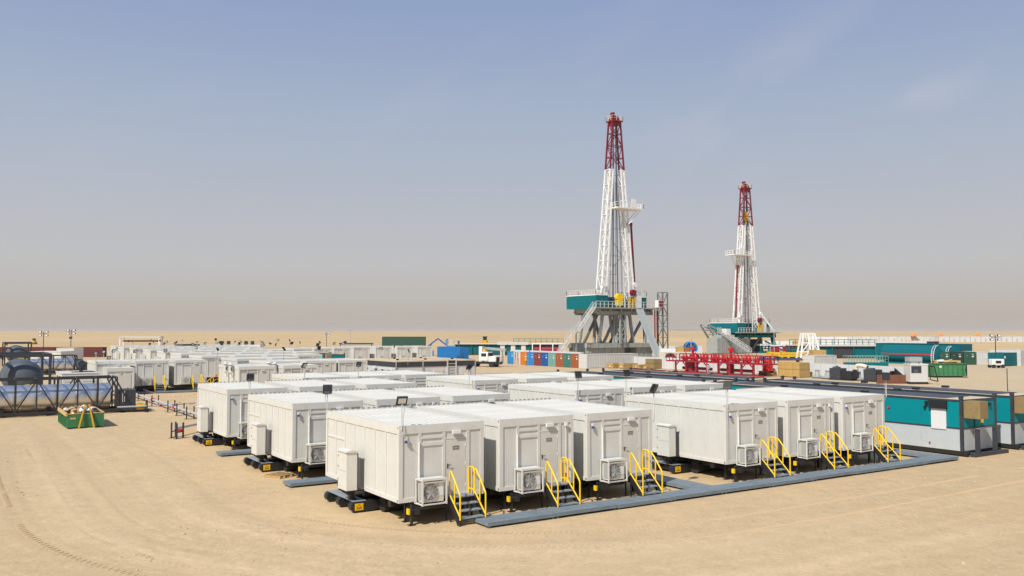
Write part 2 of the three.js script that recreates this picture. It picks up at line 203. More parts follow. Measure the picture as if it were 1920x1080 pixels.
function acUnit(t, x = 0.67, y = 0.72) { // outdoor unit in its white cage
  const ac = put('air_conditioner', (() => { const b = new MB(); b.box(x + 0.07, y + 0.1, 0.12, x + 0.9, y + 0.82, 0.48); return b.geo(); })(), 'cream', t);
  const c = new MB(); for (const [X, Z] of [[x, 0.04], [x + 0.97, 0.04], [x, 0.56], [x + 0.97, 0.56]]) c.box(X - 0.025, y, Z - 0.025, X + 0.025, y + 0.93, Z + 0.025);
  for (const Y of [y + 0.04, y + 0.9]) { for (const Z of [0.04, 0.56]) c.box(x + 0.026, Y - 0.022, Z - 0.022, x + 0.944, Y + 0.022, Z + 0.022); for (const X of [x, x + 0.97]) c.box(X - 0.022, Y - 0.022, 0.066, X + 0.022, Y + 0.022, 0.534); }
  c.box(x + 0.03, y + 0.925, 0.08, x + 0.94, y + 0.94, 0.52); c.build('cage', 'white', ac);
  put('fan_opening', fanDisc, 'fanhole', ac, x + 0.36, y + 0.46, 0.472).scale.set(0.3, 0.3, 1);
  put('fan', fanBlades, 'fan', ac, x + 0.36, y + 0.46, 0.497); put('fan_grille', grille, 'pale', ac, x + 0.36, y + 0.46, 0.515);
  bx('brand_panel', 'plastic', ac, x + 0.70, y + 0.3, 0.481, x + 0.87, y + 0.78, 0.488);
  bx('coil_vent', 'fan', ac, x + 0.06, y + 0.16, 0.16, x + 0.069, y + 0.76, 0.44);
  const p = new MB(); p.tube([[x - 0.02, y + 0.12, 0.06], [x - 0.07, y + 0.05, 0.08], [x + 0.05, y - 0.0, 0.2]], 0.018); p.build('pipe', 'cream', ac);
}
function cabinShell(t, o = {}) {
  const I = 0.055;
  bx('wall', 'panel', t, I, Y0 + 0.06, -CL + I, CW - I, Y1 - 0.09, -I);
  put('roof', corrugated, 'roof', t);
  bx('roof_beam', 'white', t, 0.16, Y1 - 0.3, -0.075, CW - 0.16, Y1, 0); bx('roof_beam', 'white', t, 0, Y1 - 0.3, -CL + 0.16, 0.075, Y1, -0.16);
  bx('roof_beam', 'white', t, CW - 0.075, Y1 - 0.3, -CL + 0.16, CW, Y1, -0.16); bx('roof_beam', 'white', t, 0.16, Y1 - 0.3, -CL, CW - 0.16, Y1 + 0.012, -CL + 0.055);
  bx('base_beam', 'white', t, 0.16, Y0, -0.075, CW - 0.16, Y0 + 0.15, 0); bx('base_beam', 'white', t, 0, Y0, -CL + 0.16, 0.075, Y0 + 0.15, -0.16);
  bx('base_beam', 'white', t, CW - 0.075, Y0, -CL + 0.16, CW, Y0 + 0.15, -0.16); bx('base_beam', 'white', t, 0.16, Y0, -CL, CW - 0.16, Y0 + 0.15, -CL + 0.055);
  for (const X of [0, CW - 0.16]) for (const Z of [-CL, -0.16]) { bx('corner_post', 'white', t, X, Y0, Z, X + 0.16, Y1 + 0.004, Z + 0.16); }
  const gaps = new MB(), n = 13, p = (CW - 0.28) / n; for (let i = 0; i < n; i++) gaps.box(0.14 + p * (i + 0.02), Y1 + 0.0125, -CL + 0.002, 0.14 + p * (i + 0.46), Y1 + 0.05, -CL + 0.053); gaps.stuff('ridge_gap_shade', 'gapshade', t);  // dark boxes paint in the shade of the openings at the ridge ends
  const hole = new MB(); hole.box(-0.003, Y1 - 0.11, -0.13, 0.02, Y1 - 0.05, -0.06).box(-0.003, Y1 - 0.11, -CL + 0.06, 0.02, Y1 - 0.05, -CL + 0.13).box(-0.003, Y0 + 0.03, -0.14, 0.02, Y0 + 0.11, -0.05); hole.stuff('lifting_eye', 'signplate', t);
  // side walls: seven infill panels between ribs
  const k = 7, w = (CL - 0.32) / k;
  for (let i = 0; i < k; i++) { const z = -0.16 - w * i, split = o.split && i >= 5; for (const [yb, yt] of split ? [[Y0 + 0.15, Y1 - 1.05], [Y1 - 0.98, Y1 - 0.3]] : [[Y0 + 0.15, Y1 - 0.3]]) bx('wall_panel', 'panel', t, 0.035, yb, z - w + 0.04, 0.06, yt, z - 0.04);
    if (split) bx('rib', 'white', t, 0.004, Y1 - 1.05, z - w + 0.04, 0.06, Y1 - 0.98, z - 0.04);
    if (i) bx('rib', 'white', t, 0.004, Y0 + 0.15, z - 0.04, 0.06, Y1 - 0.3, z + 0.04); }
  const rb = new MB(); for (let i = 1; i < k; i++) rb.box(CW - 0.06, Y0 + 0.15, -0.16 - w * i - 0.04, CW - 0.006, Y1 - 0.3, -0.16 - w * i + 0.04); for (let i = 1; i < 4; i++) rb.box(0.16 + i * 0.8 - 0.04, Y0 + 0.15, -CL + 0.006, 0.16 + i * 0.8 + 0.04, Y1 - 0.3, -CL + 0.06); rb.stuff('rear_ribs', 'white', t);
}
function cabinFront(t, o = {}) {
  const y = (d) => Y1 - d;
  const P = (x0, d0, x1, d1) => bx('wall_panel', 'panel', t, x0, y(d1), -0.06, x1, y(d0), -0.035), R = (x0, d0, x1, d1, z = -0.004) => bx('rib', 'white', t, x0, y(d1), -0.06, x1, y(d0), z);
  P(0.17, 0.3, 0.78, 2.6); R(0.78, 0.3, 0.90, 2.6);
  P(0.90, 0.3, 1.78, 0.43); R(0.90, 0.43, 1.78, 0.52); P(0.90, 0.52, 1.78, 0.66); R(0.90, 0.66, 1.78, 0.78); P(0.90, 0.78, 1.78, 2.6);
  R(1.78, 0.3, 1.90, 2.6);
  if (o.noDoor) { P(1.90, 0.3, 2.79, 2.6); } else {
    P(1.90, 0.3, 2.79, 0.54); R(1.90, 0.54, 2.79, 0.60, -0.012); R(1.90, 2.56, 2.79, 2.6, -0.01);
    const d = bx('door', 'door', t, 1.92, y(2.56), -0.055, 2.77, y(0.61), -0.018);
    const h = new MB(); h.box(-0.02, -0.09, 0, 0.02, 0.09, 0.012).box(-0.012, 0.03, 0.012, 0.012, 0.05, 0.06).box(-0.012, 0.028, 0.05, 0.12, 0.052, 0.07); put('handle', h.geo(), 'black', d, -0.35, 0.0, 0.0185);
    bx('sign_plate', 'signplate', d, -0.14, 0.58, 0.0185, 0.14, 0.73, 0.026); bx('sign_text', 'pale', d, -0.09, 0.64, 0.0262, 0.09, 0.655, 0.027);
    for (const Y of [-0.75, 0.05, 0.75]) bx('hinge', 'white', d, 0.41, Y - 0.06, 0.0185, 0.44, Y + 0.06, 0.035);
    bx('door_lamp', 'plastic', t, 2.16, y(0.40), 0.002, 2.5, y(0.28), 0.1);
  }
  R(2.79, 0.3, 2.92, 2.6); P(2.92, 0.3, 3.38, 2.6);
  if (!o.plain) {
    const c = new MB(); c.bar([0.80, Y0 + 0.02, 0.03], [0.80, y(0.62), 0.03], 0.06, 0.06, 8); c.build('downpipe', 'plastic', t);
    const s = new MB(); if (o.beacon) { s.box(3.08, y(0.42), 0, 3.2, y(0.3), 0.1).bar([3.14, y(0.42), 0.02], [3.14, y(2.3), 0.02], 0.025, 0.025, 6); s.build('sounder', 'plastic', t); bx('call_point', 'red', t, 3.09, y(2.42), 0, 3.19, y(2.32), 0.06); } else { s.box(0.22, y(0.52), 0, 0.30, y(0.40), 0.07); s.build('socket', 'plastic', t); bx('plug', 'bluecap', t, 0.225, y(0.62), 0.02, 0.295, y(0.52), 0.09); }
  }
}
function cabinet(t, z = -3.4) { // electrical cabinet standing off the side wall on its bracket
  const c = put('electrical_cabinet', new RoundedBoxGeometry(0.45, 1.45, 0.85, 2, 0.012), 'white', t, -0.555, 1.58, z);
  const s = new THREE.Shape([[-0.27, 0], [0.27, 0], [0.27, 0.04], [0, 0.1], [-0.27, 0.04]].map(([a, b]) => new THREE.Vector2(a, b))); const g = new THREE.ExtrudeGeometry(s, { depth: 0.93, bevelEnabled: false }); g.translate(0, 0.726, -0.465); put('cap', boxUV(g.toNonIndexed()), 'white', c);
  bx('seam', 'signplate', c, -0.227, 0.0, -0.42, -0.223, 0.012, 0.42); bx('warning_label', 'yellow', c, -0.229, 0.40, -0.04, -0.225, 0.46, 0.04);
  bx('back_plate', 'rail', c, 0.227, -0.68, -0.4, 0.26, 0.68, 0.44);
  for (const Y of [-0.4, 0.1, 0.5]) bx('hinge', 'signplate', c, -0.245, Y, -0.41, -0.226, Y + 0.08, -0.38);
  const b = new MB(); b.box(-0.78, 0.79, z - 0.35, 0.2, 0.845, z - 0.28).box(-0.78, 0.79, z + 0.28, 0.2, 0.845, z + 0.35).bar([-0.7, 0.8, z + 0.3], [-0.2, 0.42, z + 0.1], 0.05).bar([-0.7, 0.8, z - 0.3], [-0.2, 0.42, z - 0.1], 0.05).box(-0.5, 0.4, z - 0.1, -0.3, 0.8, z + 0.1); b.build('bracket', 'black', t);
}
const pontoonGeo = (() => { const s = new THREE.Shape(); s.moveTo(-0.36, 0.42); s.lineTo(0.55, 0.42); s.lineTo(0.55, 0.06); s.lineTo(-0.3, 0.04); s.absarc(-0.42, 0.23, 0.19, -Math.PI / 2, -Math.PI * 1.5, true); const g = new THREE.ExtrudeGeometry(s, { depth: 0.3, bevelEnabled: false }); return boxUV(g.toNonIndexed()); })();
function pontoon(t, z0 = -3.05, z1 = -5.6) { // towing skid reaching out from under the side
  const b = new MB(); for (let i = 0; i < 3; i++) b.add(pontoonGeo, 0, 0, lerp(z0, z1, i / 2) - 0.15); b.box(-0.3, 0.12, z1, -0.1, 0.4, z0); const p = b.build('towing_skid', 'black', t);
  bx('deck_plate', 'tread', p, -0.5, 0.424, z1 - 0.1, 0.05, 0.436, z0 + 0.1); const pl = put('hazard_plate', new THREE.BoxGeometry(0.34, 0.26, 0.012), hazard, p, -0.28, 0.23, z0 + 0.16);
}
function underframe(t) {
  for (const X of [0.75, 2.6]) { const b = new MB(); b.box(X, 0.44, -CL + 0.2, X + 0.22, Y0 - 0.004, -0.35); b.build('chassis_beam', 'black', t); }
  for (const Z of [-1.0, -3.4, -6.0]) bx('cross_member', 'black', t, 0.1, 0.52, Z - 0.12, CW - 0.1, Y0 - 0.01, Z + 0.12);
  for (const X of [0.55, 2.95]) for (const Z of [-0.55, -CL + 0.6]) { const j = new MB(); j.box(X - 0.05, 0.02, Z - 0.05, X + 0.05, Y0 - 0.004, Z + 0.05).box(X - 0.12, 0, Z - 0.12, X + 0.12, 0.02, Z + 0.12); j.build('jack', 'black', t); }
  for (const Z of [-2.6, -4.2]) { const w = new MB(); w.bar([0.55, 0.31, Z], [CW - 0.4, 0.31, Z], 0.62, 0.62, 16); w.build('wheel', 'rubber', t); }
  const h = new MB(); h.bar([0.36, 0.5, 0.12], [0.72, 0.5, 0.12], 0.2, 0.2, 10).box(0.5, 0.42, -0.4, 0.66, 0.6, 0.4).box(0.62, 0.56, -0.2, 1.7, 0.66, 0.35); h.build('outrigger', 'black', t); const jb = new MB(); jb.box(0.42, 0.02, 0.06, 0.5, 0.72, 0.16).box(0.34, 0, 0.0, 0.58, 0.02, 0.22); jb.build('jack', 'black', t);
  bx('hazard_plate', 'yellow', t, 0.29, 0.4, 0.04, 0.358, 0.6, 0.2);
}
function makeCabin(o) { const t = new THREE.Group(); t.name = 'site_cabin'; cabinShell(t, o); cabinFront(t, o); if (!o.noAC) acUnit(t); underframe(t); if (o.cabinet) cabinet(t); if (o.cabinet) pontoon(t); return t; }
function makeSteps() {
  const t = new THREE.Group(); t.name = 'entry_steps'; // door platform with four treads down to the walkway
  for (const X of [-0.02, 1.06]) { const b = new MB(); b.bar([X, 0.9, 0.46], [X, 0.1, 1.22], 0.05, 0.2).box(X - 0.025, 0.02, 1.14, X + 0.025, 0.2, 1.3); b.build('stringer', 'black', t); }
  bx('platform', 'tread', t, 0, 0.86, 0.04, 1.04, 0.91, 0.5); for (let i = 0; i < 3; i++) bx('tread', 'tread', t, 0.01, 0.66 - i * 0.21, 0.56 + i * 0.22, 1.03, 0.70 - i * 0.21, 0.82 + i * 0.22);
  for (const X of [0.05, 0.94]) for (const Z of [0.08, 0.42]) bx('support_leg', 'black', t, X, 0, Z, X + 0.05, 0.859, Z + 0.05);
  const rail = (X) => { const b = new MB(); b.tube([[X, 0.95, 0.5], [X, 1.72, 0.5], [X, 1.86, 0.54], [X, 1.84, 0.6], [X, 1.16, 1.22], [X, 1.08, 1.27], [X, 0.9, 1.28], [X, 0.22, 1.28]], 0.034, 60).bar([X, 1.02, 0.5], [X, 0.32, 1.28], 0.06, 0.06, 6).bar([X, 0.68, 0.86], [X, 1.5, 0.88], 0.06, 0.06, 6); return b.build('handrail', 'yellow', t); };
  rail(0.0); rail(1.06); const s = new MB(); s.tube([[1.06, 0.9, 0.06], [1.06, 1.78, 0.06], [1.06, 1.87, 0.12], [1.06, 1.87, 0.4], [1.06, 1.8, 0.46], [1.06, 0.92, 0.46]], 0.034, 50).bar([1.06, 1.08, 0.06], [1.06, 1.08, 0.46], 0.055, 0.055, 6).bar([1.06, 0.9, 0.26], [1.06, 1.86, 0.26], 0.05, 0.05, 6); s.build('platform_rail', 'yellow', t);
  return t;
}
function makeFlood() { // slim pole, cable and a finned LED head; head faces local +z
  const t = new THREE.Group(); t.name = 'floodlight';
  const p = new MB(); p.bar([0, 0, 0], [0, 0.92, 0], 0.04, 0.04, 8); p.build('pole', 'pale', t);
  const c = new MB(); c.tube([[0.02, 0.95, 0.02], [0.09, 0.75, 0.03], [0.05, 0.5, 0.02], [0.06, 0.1, 0.03], [0.12, -0.3, 0.06], [0.26, -0.42, 0.08]], 0.014, 30, 5); c.build('cable', 'grey', t);
  const b = new MB(); b.add(new RoundedBoxGeometry(0.40, 0.42, 0.07, 2, 0.02)); for (let i = 0; i < 8; i++) b.box(-0.175 + i * 0.05, -0.18, -0.085, -0.165 + i * 0.05, 0.18, -0.035); b.box(-0.13, -0.24, -0.07, 0.13, -0.14, -0.0);
  const hd = b.build('lamp_head', 'blacksteel', t); hd.position.set(0, 1.06, 0.02); hd.rotation.set(0.6, 0, 0); bx('lens', 'lens', hd, -0.14, -0.11, 0.0355, 0.14, 0.16, 0.042);
  return t;
}

// ---------- the cabin rows ----------
const steps0 = makeSteps(), flood0 = makeFlood();
const cabVariants = { end: makeCabin({ split: true, cabinet: true }), end2: makeCabin({ cabinet: true }), mid: makeCabin({ beacon: true }), last: makeCabin({}) };
const place = (proto, x, z, label, group, cat = 'cabin') => { const j = (k) => Math.sin(x * 12.9 + z * 7.3 + k) ; return dup(Object.assign(proto, { userData: { label, category: cat } }), x + 0.03 * j(1), 0, z + 0.04 * j(2), 0.005 * j(3), label, group); };
const stepAt = (x, z, label, group = 'entry steps at the cabin doors') => dup(Object.assign(steps0, { userData: { label, category: 'steps' } }), x, 0, z, 0, label, group);
const floodAt = (x, z, turn, tilt, label, group = 'floodlights on poles above the cabins', y = 3.4) => { const o = dup(Object.assign(flood0, { userData: { label, category: 'floodlight' } }), x, y, z, turn, label, group); const h = o.children.find((c) => c.name === 'lamp_head'); h.rotation.x = tilt; return o; };
const rowName = ['front row', 'second row', 'third row'];
for (let r = 0; r < 3; r++) {
  const z = -11.4 * r, R = rowName[r];
  [0, 4.3, 8.6].forEach((x, i) => {
    place(cabVariants[i === 0 ? (r < 2 ? 'end' : 'end2') : i === 1 ? 'mid' : 'last'], x, z, [`white cabin at the sand-road end of the ${R}, with a white cabinet`, `white cabin second from the sand-road end in the ${R}`, `white cabin third from the sand-road end in the ${R}`][i], 'white site cabins in the front block');
    stepAt(x + 1.85, z, `yellow railed steps of the ${['sand-road end', 'second', 'third'][i]} cabin in the ${R}`);
  });
  [16.6, 20.9, 25.2].forEach((x, i) => {
    place(cabVariants[i === 0 ? 'end2' : i === 1 ? 'mid' : 'last'], x, z, [`white cabin just past the walkway branch in the ${R}`, `middle white cabin past the walkway branch in the ${R}`, `white cabin in the ${R} next to the teal cabins`][i], 'white site cabins in the front block');
    if (r < 2) stepAt(x + 1.85, z, `yellow railed steps of the ${['first', 'middle', 'last'][i]} cabin past the branch, ${R}`);
  });
}

// floodlights over the front rows
const FL = (x, z, turn, tilt, label) => floodAt(x, z, turn, tilt, label);
FL(0.12, 0.05, -0.25, 0.75, 'floodlight with pale lens at the front corner of the sand-road end cabin');
FL(12.2, 0.05, 1.3, 0.5, 'edge-on floodlight at the outer corner of the third front-row cabin');
FL(16.75, 0.05, 2.1, 0.6, 'dark-backed floodlight at the front corner of the first cabin past the walkway branch');
FL(28.85, 0.05, 2.2, 0.9, 'tall floodlight between the last white cabin and the teal cabin');
FL(0.1, -7.25, 2.7, 0.5, 'dark-backed floodlight behind the sand-road end cabin of the front row');
FL(0.1, -18.7, 2.8, 0.5, 'dark-backed floodlight behind the sand-road end cabin of the second row');
FL(16.7, -11.3, 2.7, 0.55, 'dark-backed floodlight between the two blocks in the second row');
FL(20.3, -11.3, 2.8, 0.5, 'dark-backed floodlight over the middle cabin past the branch in the second row');
FL(7.9, -32.3, 0.4, 0.7, 'floodlight with pale lens over the white cabins behind the third row');
FL(12.1, -32.3, 2.4, 0.6, 'tilted floodlight over the roofs behind the third row');
FL(16.2, -22.9, 1.9, 0.9, 'edge-on floodlight by the corner of the third row past the branch');

// ---------- walkways ----------
function walkway(x0, z0, x1, z1, n, label, group = 'grey steel walkways between the cabins') { // runs along x or z, n deck sections
  const t = thing('steel_walkway', label, 'walkway', x0, 0, z0, 0, group), ax = Math.abs(x1 - x0), az = Math.abs(z1 - z0), alongX = ax > az;
  for (let i = 0; i < n; i++) {
    const a = i / n, b = (i + 1) / n, dy = 0.012 * Math.sin(i * 2.3), g = 0.012;
    const [X0, Z0, X1, Z1] = alongX ? [(x1 - x0) * a + g, 0, (x1 - x0) * b - g, z1 - z0] : [0, (z1 - z0) * a - g, x1 - x0, (z1 - z0) * b + g];
    const d = bx('deck_section', 'walk', t, Math.min(X0, X1), 0.185 + dy, Math.min(Z0, Z1), Math.max(X0, X1), 0.205 + dy, Math.max(Z0, Z1)); const w = Math.abs(X1 - X0), l = Math.abs(Z1 - Z0);
    const f = new MB(); f.box(-w / 2 - 0.004, -0.12, -l / 2 - 0.004, w / 2 + 0.004, -0.011, -l / 2 + 0.03).box(-w / 2 - 0.004, -0.12, l / 2 - 0.03, w / 2 + 0.004, -0.011, l / 2 + 0.004).box(-w / 2 - 0.004, -0.12, -l / 2 + 0.031, -w / 2 + 0.03, -0.011, l / 2 - 0.031).box(w / 2 - 0.03, -0.12, -l / 2 + 0.031, w / 2 + 0.004, -0.011, l / 2 - 0.031);
    for (const [sx, sz] of [[-1, -1], [-1, 1], [1, -1], [1, 1]]) f.box(sx * (w / 2 - 0.1) - 0.03, -0.2, sz * (l / 2 - 0.06) - 0.03, sx * (w / 2 - 0.1) + 0.03, -0.12, sz * (l / 2 - 0.06) + 0.03);
    f.build('edge_frame', 'walk', d);
  }
}
walkway(2.5, 1.12, 32.1, 2.1, 10, 'long grey steel walkway along the steps of the front row');
walkway(13.5, 1.1, 14.6, -10.0, 4, 'grey walkway branch running back between the two front blocks of cabins');
walkway(31.1, 1.1, 32.1, -6.5, 3, 'grey walkway branch beside the teal cabin with the wooden box');
walkway(-0.8, -10.3, 13.4, -9.35, 5, 'grey walkway in front of the second row, its end on the open sand');
walkway(-0.9, -21.7, 13.4, -20.7, 5, 'grey walkway in front of the third row, its end on the open sand');
walkway(-1.0, -74.6, 13.5, -73.7, 5, 'grey walkway in front of the far cabins behind the pipe stands');
{ const t = thing('wooden_pallet', 'weathered wooden pallet lying beside the towing skid of the second row', 'pallet', -0.2, 0, -12.6, 0.5); for (let i = 0; i < 5; i++) bx('slat', 'wood', t, -0.5, 0.12, -0.5 + i * 0.22, 0.5, 0.14, -0.38 + i * 0.22); for (const X of [-0.5, -0.05, 0.4]) bx('bearer', 'wood', t, X, 0.0, -0.5, X + 0.1, 0.119, 0.5); }
{ const t = thing('extinguisher_stand', 'yellow frame holding red extinguishers beside the third-row end cabin', 'stand', 1.5, 0.55, -22.1); const f = new MB(); for (const X of [0, 0.9]) for (const Z of [0, 0.45]) f.box(X - 0.03, 0, Z - 0.03, X + 0.03, 1.35, Z + 0.03); for (const Y of [0.1, 1.32]) f.box(-0.03, Y - 0.03, 0.48, 0.93, Y + 0.03, 0.5).box(-0.03, Y - 0.03, -0.05, 0.93, Y + 0.03, -0.03); f.build('frame', 'yellow', t); bx('base_plate', 'black', t, -0.05, -0.55, -0.05, 0.95, 0.0, 0.5);
  for (const X of [0.3, 0.6]) { const b = new MB(); b.bar([X, 0.12, 0.22], [X, 0.75, 0.22], 0.2, 0.2, 12).bar([X, 0.75, 0.22], [X, 0.95, 0.22], 0.06, 0.12, 8); b.build('extinguisher', 'red', t); } }

// ---------- teal long cabins ----------
function makeTeal(L = 18.6, W = 3.55) {
  const t = new THREE.Group(); t.name = 'teal_cabin'; const n = 8, w = (L - 0.3) / n;
  bx('core', 'cladding', t, 0.05, 0.28, -L + 0.05, W - 0.05, 3.02, -0.05);
  for (let i = 0; i < n; i++) for (const [x0, x1] of [[0.02, 0.048], [W - 0.048, W - 0.02]]) { bx('lower_panel', 'cladding', t, x0, 0.3, -0.15 - w * (i + 1) + 0.003, x1, 1.5, -0.15 - w * i - 0.003); bx('upper_panel', 'tealbright', t, x0, 1.58, -0.15 - w * (i + 1) + 0.003, x1, 3.02, -0.15 - w * i - 0.003); }
  for (const [x0, x1] of [[0.15, 1.28], [1.32, W - 0.15]]) for (const [z0, z1] of [[-0.048, -0.02], [-L + 0.02, -L + 0.048]]) { bx('lower_panel', 'cladding', t, x0, 0.3, z0, x1, 1.5, z1); bx('upper_panel', 'tealbright', t, x0, 1.58, z0, x1, 3.02, z1); }
  for (const x of [[-0.005, 0.05], [W - 0.05, W + 0.005]]) bx('belt_rail', 'rail', t, x[0], 1.5, -L + 0.15, x[1], 1.58, -0.15); for (const z of [[-0.05, 0.005], [-L - 0.005, -L + 0.05]]) bx('belt_rail', 'rail', t, 0.15, 1.5, z[0], W - 0.15, 1.58, z[1]);
  for (const x of [[-0.01, 0.12], [W - 0.12, W + 0.01]]) bx('roof_rail', 'rail', t, x[0], 3.02, -L + 0.15, x[1], 3.12, -0.15); for (const z of [[-0.12, 0.01], [-L - 0.01, -L + 0.12]]) bx('roof_rail', 'rail', t, 0.15, 3.02, z[0], W - 0.15, 3.12, z[1]);
  for (const X of [-0.02, W - 0.13]) for (const Z of [-L - 0.02, -0.13]) { bx('corner_post', 'rail', t, X, 0.25, Z, X + 0.15, 3.16, Z + 0.15); const l = new MB(); l.box(X - 0.02, 3.161, Z - 0.02, X + 0.17, 3.36, Z + 0.17); l.build('lifting_lug', 'rail', t); }
  for (const Z of [-L * 0.33, -L * 0.66]) for (const X of [0.1, W - 0.1]) bx('lifting_lug', 'black', t, X - 0.14, 3.16, Z - 0.2, X + 0.14, 3.3, Z + 0.2);
  bx('roof_sand', 'sandroof', t, 0.121, 3.03, -L + 0.121, W - 0.121, 3.118, -0.121);
  const r = new MB(); r.box(0.56, 3.119, -L + 0.5, W - 0.46, 3.135, -1.3); for (let i = 0; i < 60; i++) { const z = -1.35 - i * (L - 1.9) / 60; r.box(0.54, 3.12, z - 0.15, W - 0.44, 3.155, z); } r.build('ridged_roof_sheet', 'slate', t);
  const s = new MB(); s.box(0.02, 0.06, -L - 0.1, 0.3, 0.279, 0.25).box(W - 0.3, 0.06, -L - 0.1, W - 0.02, 0.279, 0.25); for (let i = 0; i < 7; i++) s.box(0.301, 0.1, -L * i / 6.2 - 0.3, W - 0.301, 0.27, -L * i / 6.2 - 0.1); s.build('skid', 'black', t);
  const b = new MB(); b.box(0.3, 0.02, 0.26, W + 0.2, 0.2, 0.55).box(0.72, 0.2, 0.3, 0.9, 1.5, 0.5).box(2.5, 0.2, 0.3, 2.68, 1.55, 0.5).box(0.72, 0.1, 0.006, 0.9, 0.2, 0.3).box(2.5, 0.1, 0.006, 2.68, 0.2, 0.3); b.build('end_bumper', 'rail', t);
  bx('wooden_box', 'ply', t, 0.16, 2.13, 0.02, 0.92, 3.08, 0.95);
  return t;
}
const teal0 = makeTeal(); teal0.userData = { label: '', category: 'cabin' };
const G4 = 'teal and grey long cabins with dark ridged roofs';
const tA = dup(teal0, 33.6, 0, 1.46, 0, 'teal and grey long cabin with white shutter, beside the end of the front walkway', G4);
{ const sh_ = bx('shutter', 'plastic', tA, -0.04, 1.42, -1.78, 0.018, 2.56, -0.9); for (let i = 0; i < 9; i++) bx('slat', 'plastic', sh_, -0.034, -0.5 + i * 0.115, -0.4, -0.03, -0.41 + i * 0.115, 0.4);
  bx('shutter_hood', 'black', tA, -0.16, 2.57, -1.86, 0.018, 3.0, -0.82); const l = new MB(); l.box(-0.12, 2.72, -2.12, 0.018, 2.95, -1.98).box(-0.1, 2.5, -2.2, 0.018, 2.65, -2.1); l.build('wall_lamp', 'black', tA); bx('valve', 'red', tA, -0.06, 2.36, -4.5, 0.018, 2.46, -4.4); bx('stain', 'green', tA, 0.012, 1.6, -4.47, 0.0185, 2.35, -4.44);
  bx('junction_box', 'plastic', tA, 1.15, 1.15, 0.0, 1.55, 1.5, 0.12); bx('warning_plate', 'yellow', tA, 1.9, 1.75, -0.018, 2.2, 2.1, -0.01); bx('conduit', 'black', tA, 1.27, 1.58, -0.019, 1.33, 2.6, 0.02); bx('wall_lamp', 'black', tA, 2.75, 2.7, -0.018, 2.9, 2.85, 0.1); bx('drain', 'rust', tA, -0.05, 0.55, -1.95, 0.018, 0.63, -1.87); }
dup(teal0, 38.95, 0, 1.46, 0, 'teal and grey long cabin at the frame edge, behind the shuttered one', G4);
dup(teal0, 33.6, 0, -18.2, 0, 'teal long cabin in line behind the shuttered one, next to the white cabins', G4); dup(teal0, 38.95, 0, -18.2, 0, 'teal long cabin in line behind, on the side of the white panel fence', G4);

// ---------- left: tanks, skip, pipes ----------
function tankTrailer(x0, x1, zc, label, black) { // polished horizontal tank inside a black truss frame
  const t = thing('tank_skid', label, 'tank', 0, 0, 0), r = 1.08, n = Math.round((x1 - x0) / 1.5), dx = (x1 - x0) / n, zf = zc + 1.3, zb = zc - 1.3;
  const pts = [[0, -0.25], [0.5, -0.22], [0.85, -0.12], [1, 0]].map(([a, b]) => new THREE.Vector2(a * r, b)), L = x1 - x0 - 0.6; const prof = [...pts, new THREE.Vector2(r, L), ...pts.slice(0, 3).reverse().map((p) => new THREE.Vector2(p.x, L - p.y))];
  const g = new THREE.LatheGeometry(prof, 48); g.rotateZ(-Math.PI / 2); const ta = put('tank', g, 'chrome', t, x0 + 0.1, 1.42, -0 + zc); for (let i = 1; i < 5; i++) { const b = put('band', new THREE.TorusGeometry(r + 0.003, 0.018, 6, 40).rotateY(Math.PI / 2), 'chrome', ta, L * i / 5, 0, 0); }
  for (const z of [zf, zb]) { bar('top_chord', 'blacksteel', t, V(x0, 3.0, z), V(x1 - 0.2, 3.0, z), 0.13); bar('bottom_chord', 'blacksteel', t, V(x0, 0.28, z), V(x1 + 0.3, 0.28, z), 0.2);
    for (let i = 0; i <= n; i++) { const X = x0 + dx * i; bar('upright', 'blacksteel', t, V(X, 0.3, z), V(X, 2.98, z), i % 2 ? 0.1 : 0.15); if (i < n) bar('diagonal', 'blacksteel', t, i % 2 ? V(X, 2.95, z) : V(X, 0.35, z), i % 2 ? V(X + dx, 0.35, z) : V(X + dx, 2.95, z), 0.09); } }
  for (let i = 0; i <= n; i++) bar('cross_bar', 'blacksteel', t, V(x0 + dx * i, 3.0, zb), V(x0 + dx * i, 3.0, zf), 0.1);
  for (const z of [zf, zb]) { bar('end_rake', 'blacksteel', t, V(x1 - 0.2, 3.0, z), V(x1 + 0.9, 0.9, z), 0.12); bar('end_rake', 'blacksteel', t, V(x1 - 0.5, 3.0, z), V(x1 + 0.1, 1.6, z), 0.09); }
  for (let i = 0; i < 4; i++) bx('saddle', 'blacksteel', t, x0 + (x1 - x0) * (i + 0.5) / 4 - 0.15, 0.0, zc - 0.9, x0 + (x1 - x0) * (i + 0.5) / 4 + 0.15, 0.6, zc + 0.9);
  bx('pump_cabinet', 'rail', t, x1 + 0.15, 0.15, zb + 0.2, x1 + 1.5, 1.9, zf - 0.05); const p = new MB(); p.bar([x1 + 0.45, 0.9, zf + 0.02], [x1 + 0.45, 1.8, zf + 0.02], 0.05, 0.05, 6).bar([x1 + 0.6, 0.9, zf + 0.02], [x1 + 0.6, 1.85, zf + 0.02], 0.05, 0.05, 6); p.build('vent_pipe', 'pale', t); return t;
}
tankTrailer(-15.1, -1.6, -53.0, 'polished steel tank in a black truss frame behind the green skip');
tankTrailer(-3.2, 3.4, -126.5, 'smaller polished tank in a black truss frame behind the generator exhaust');
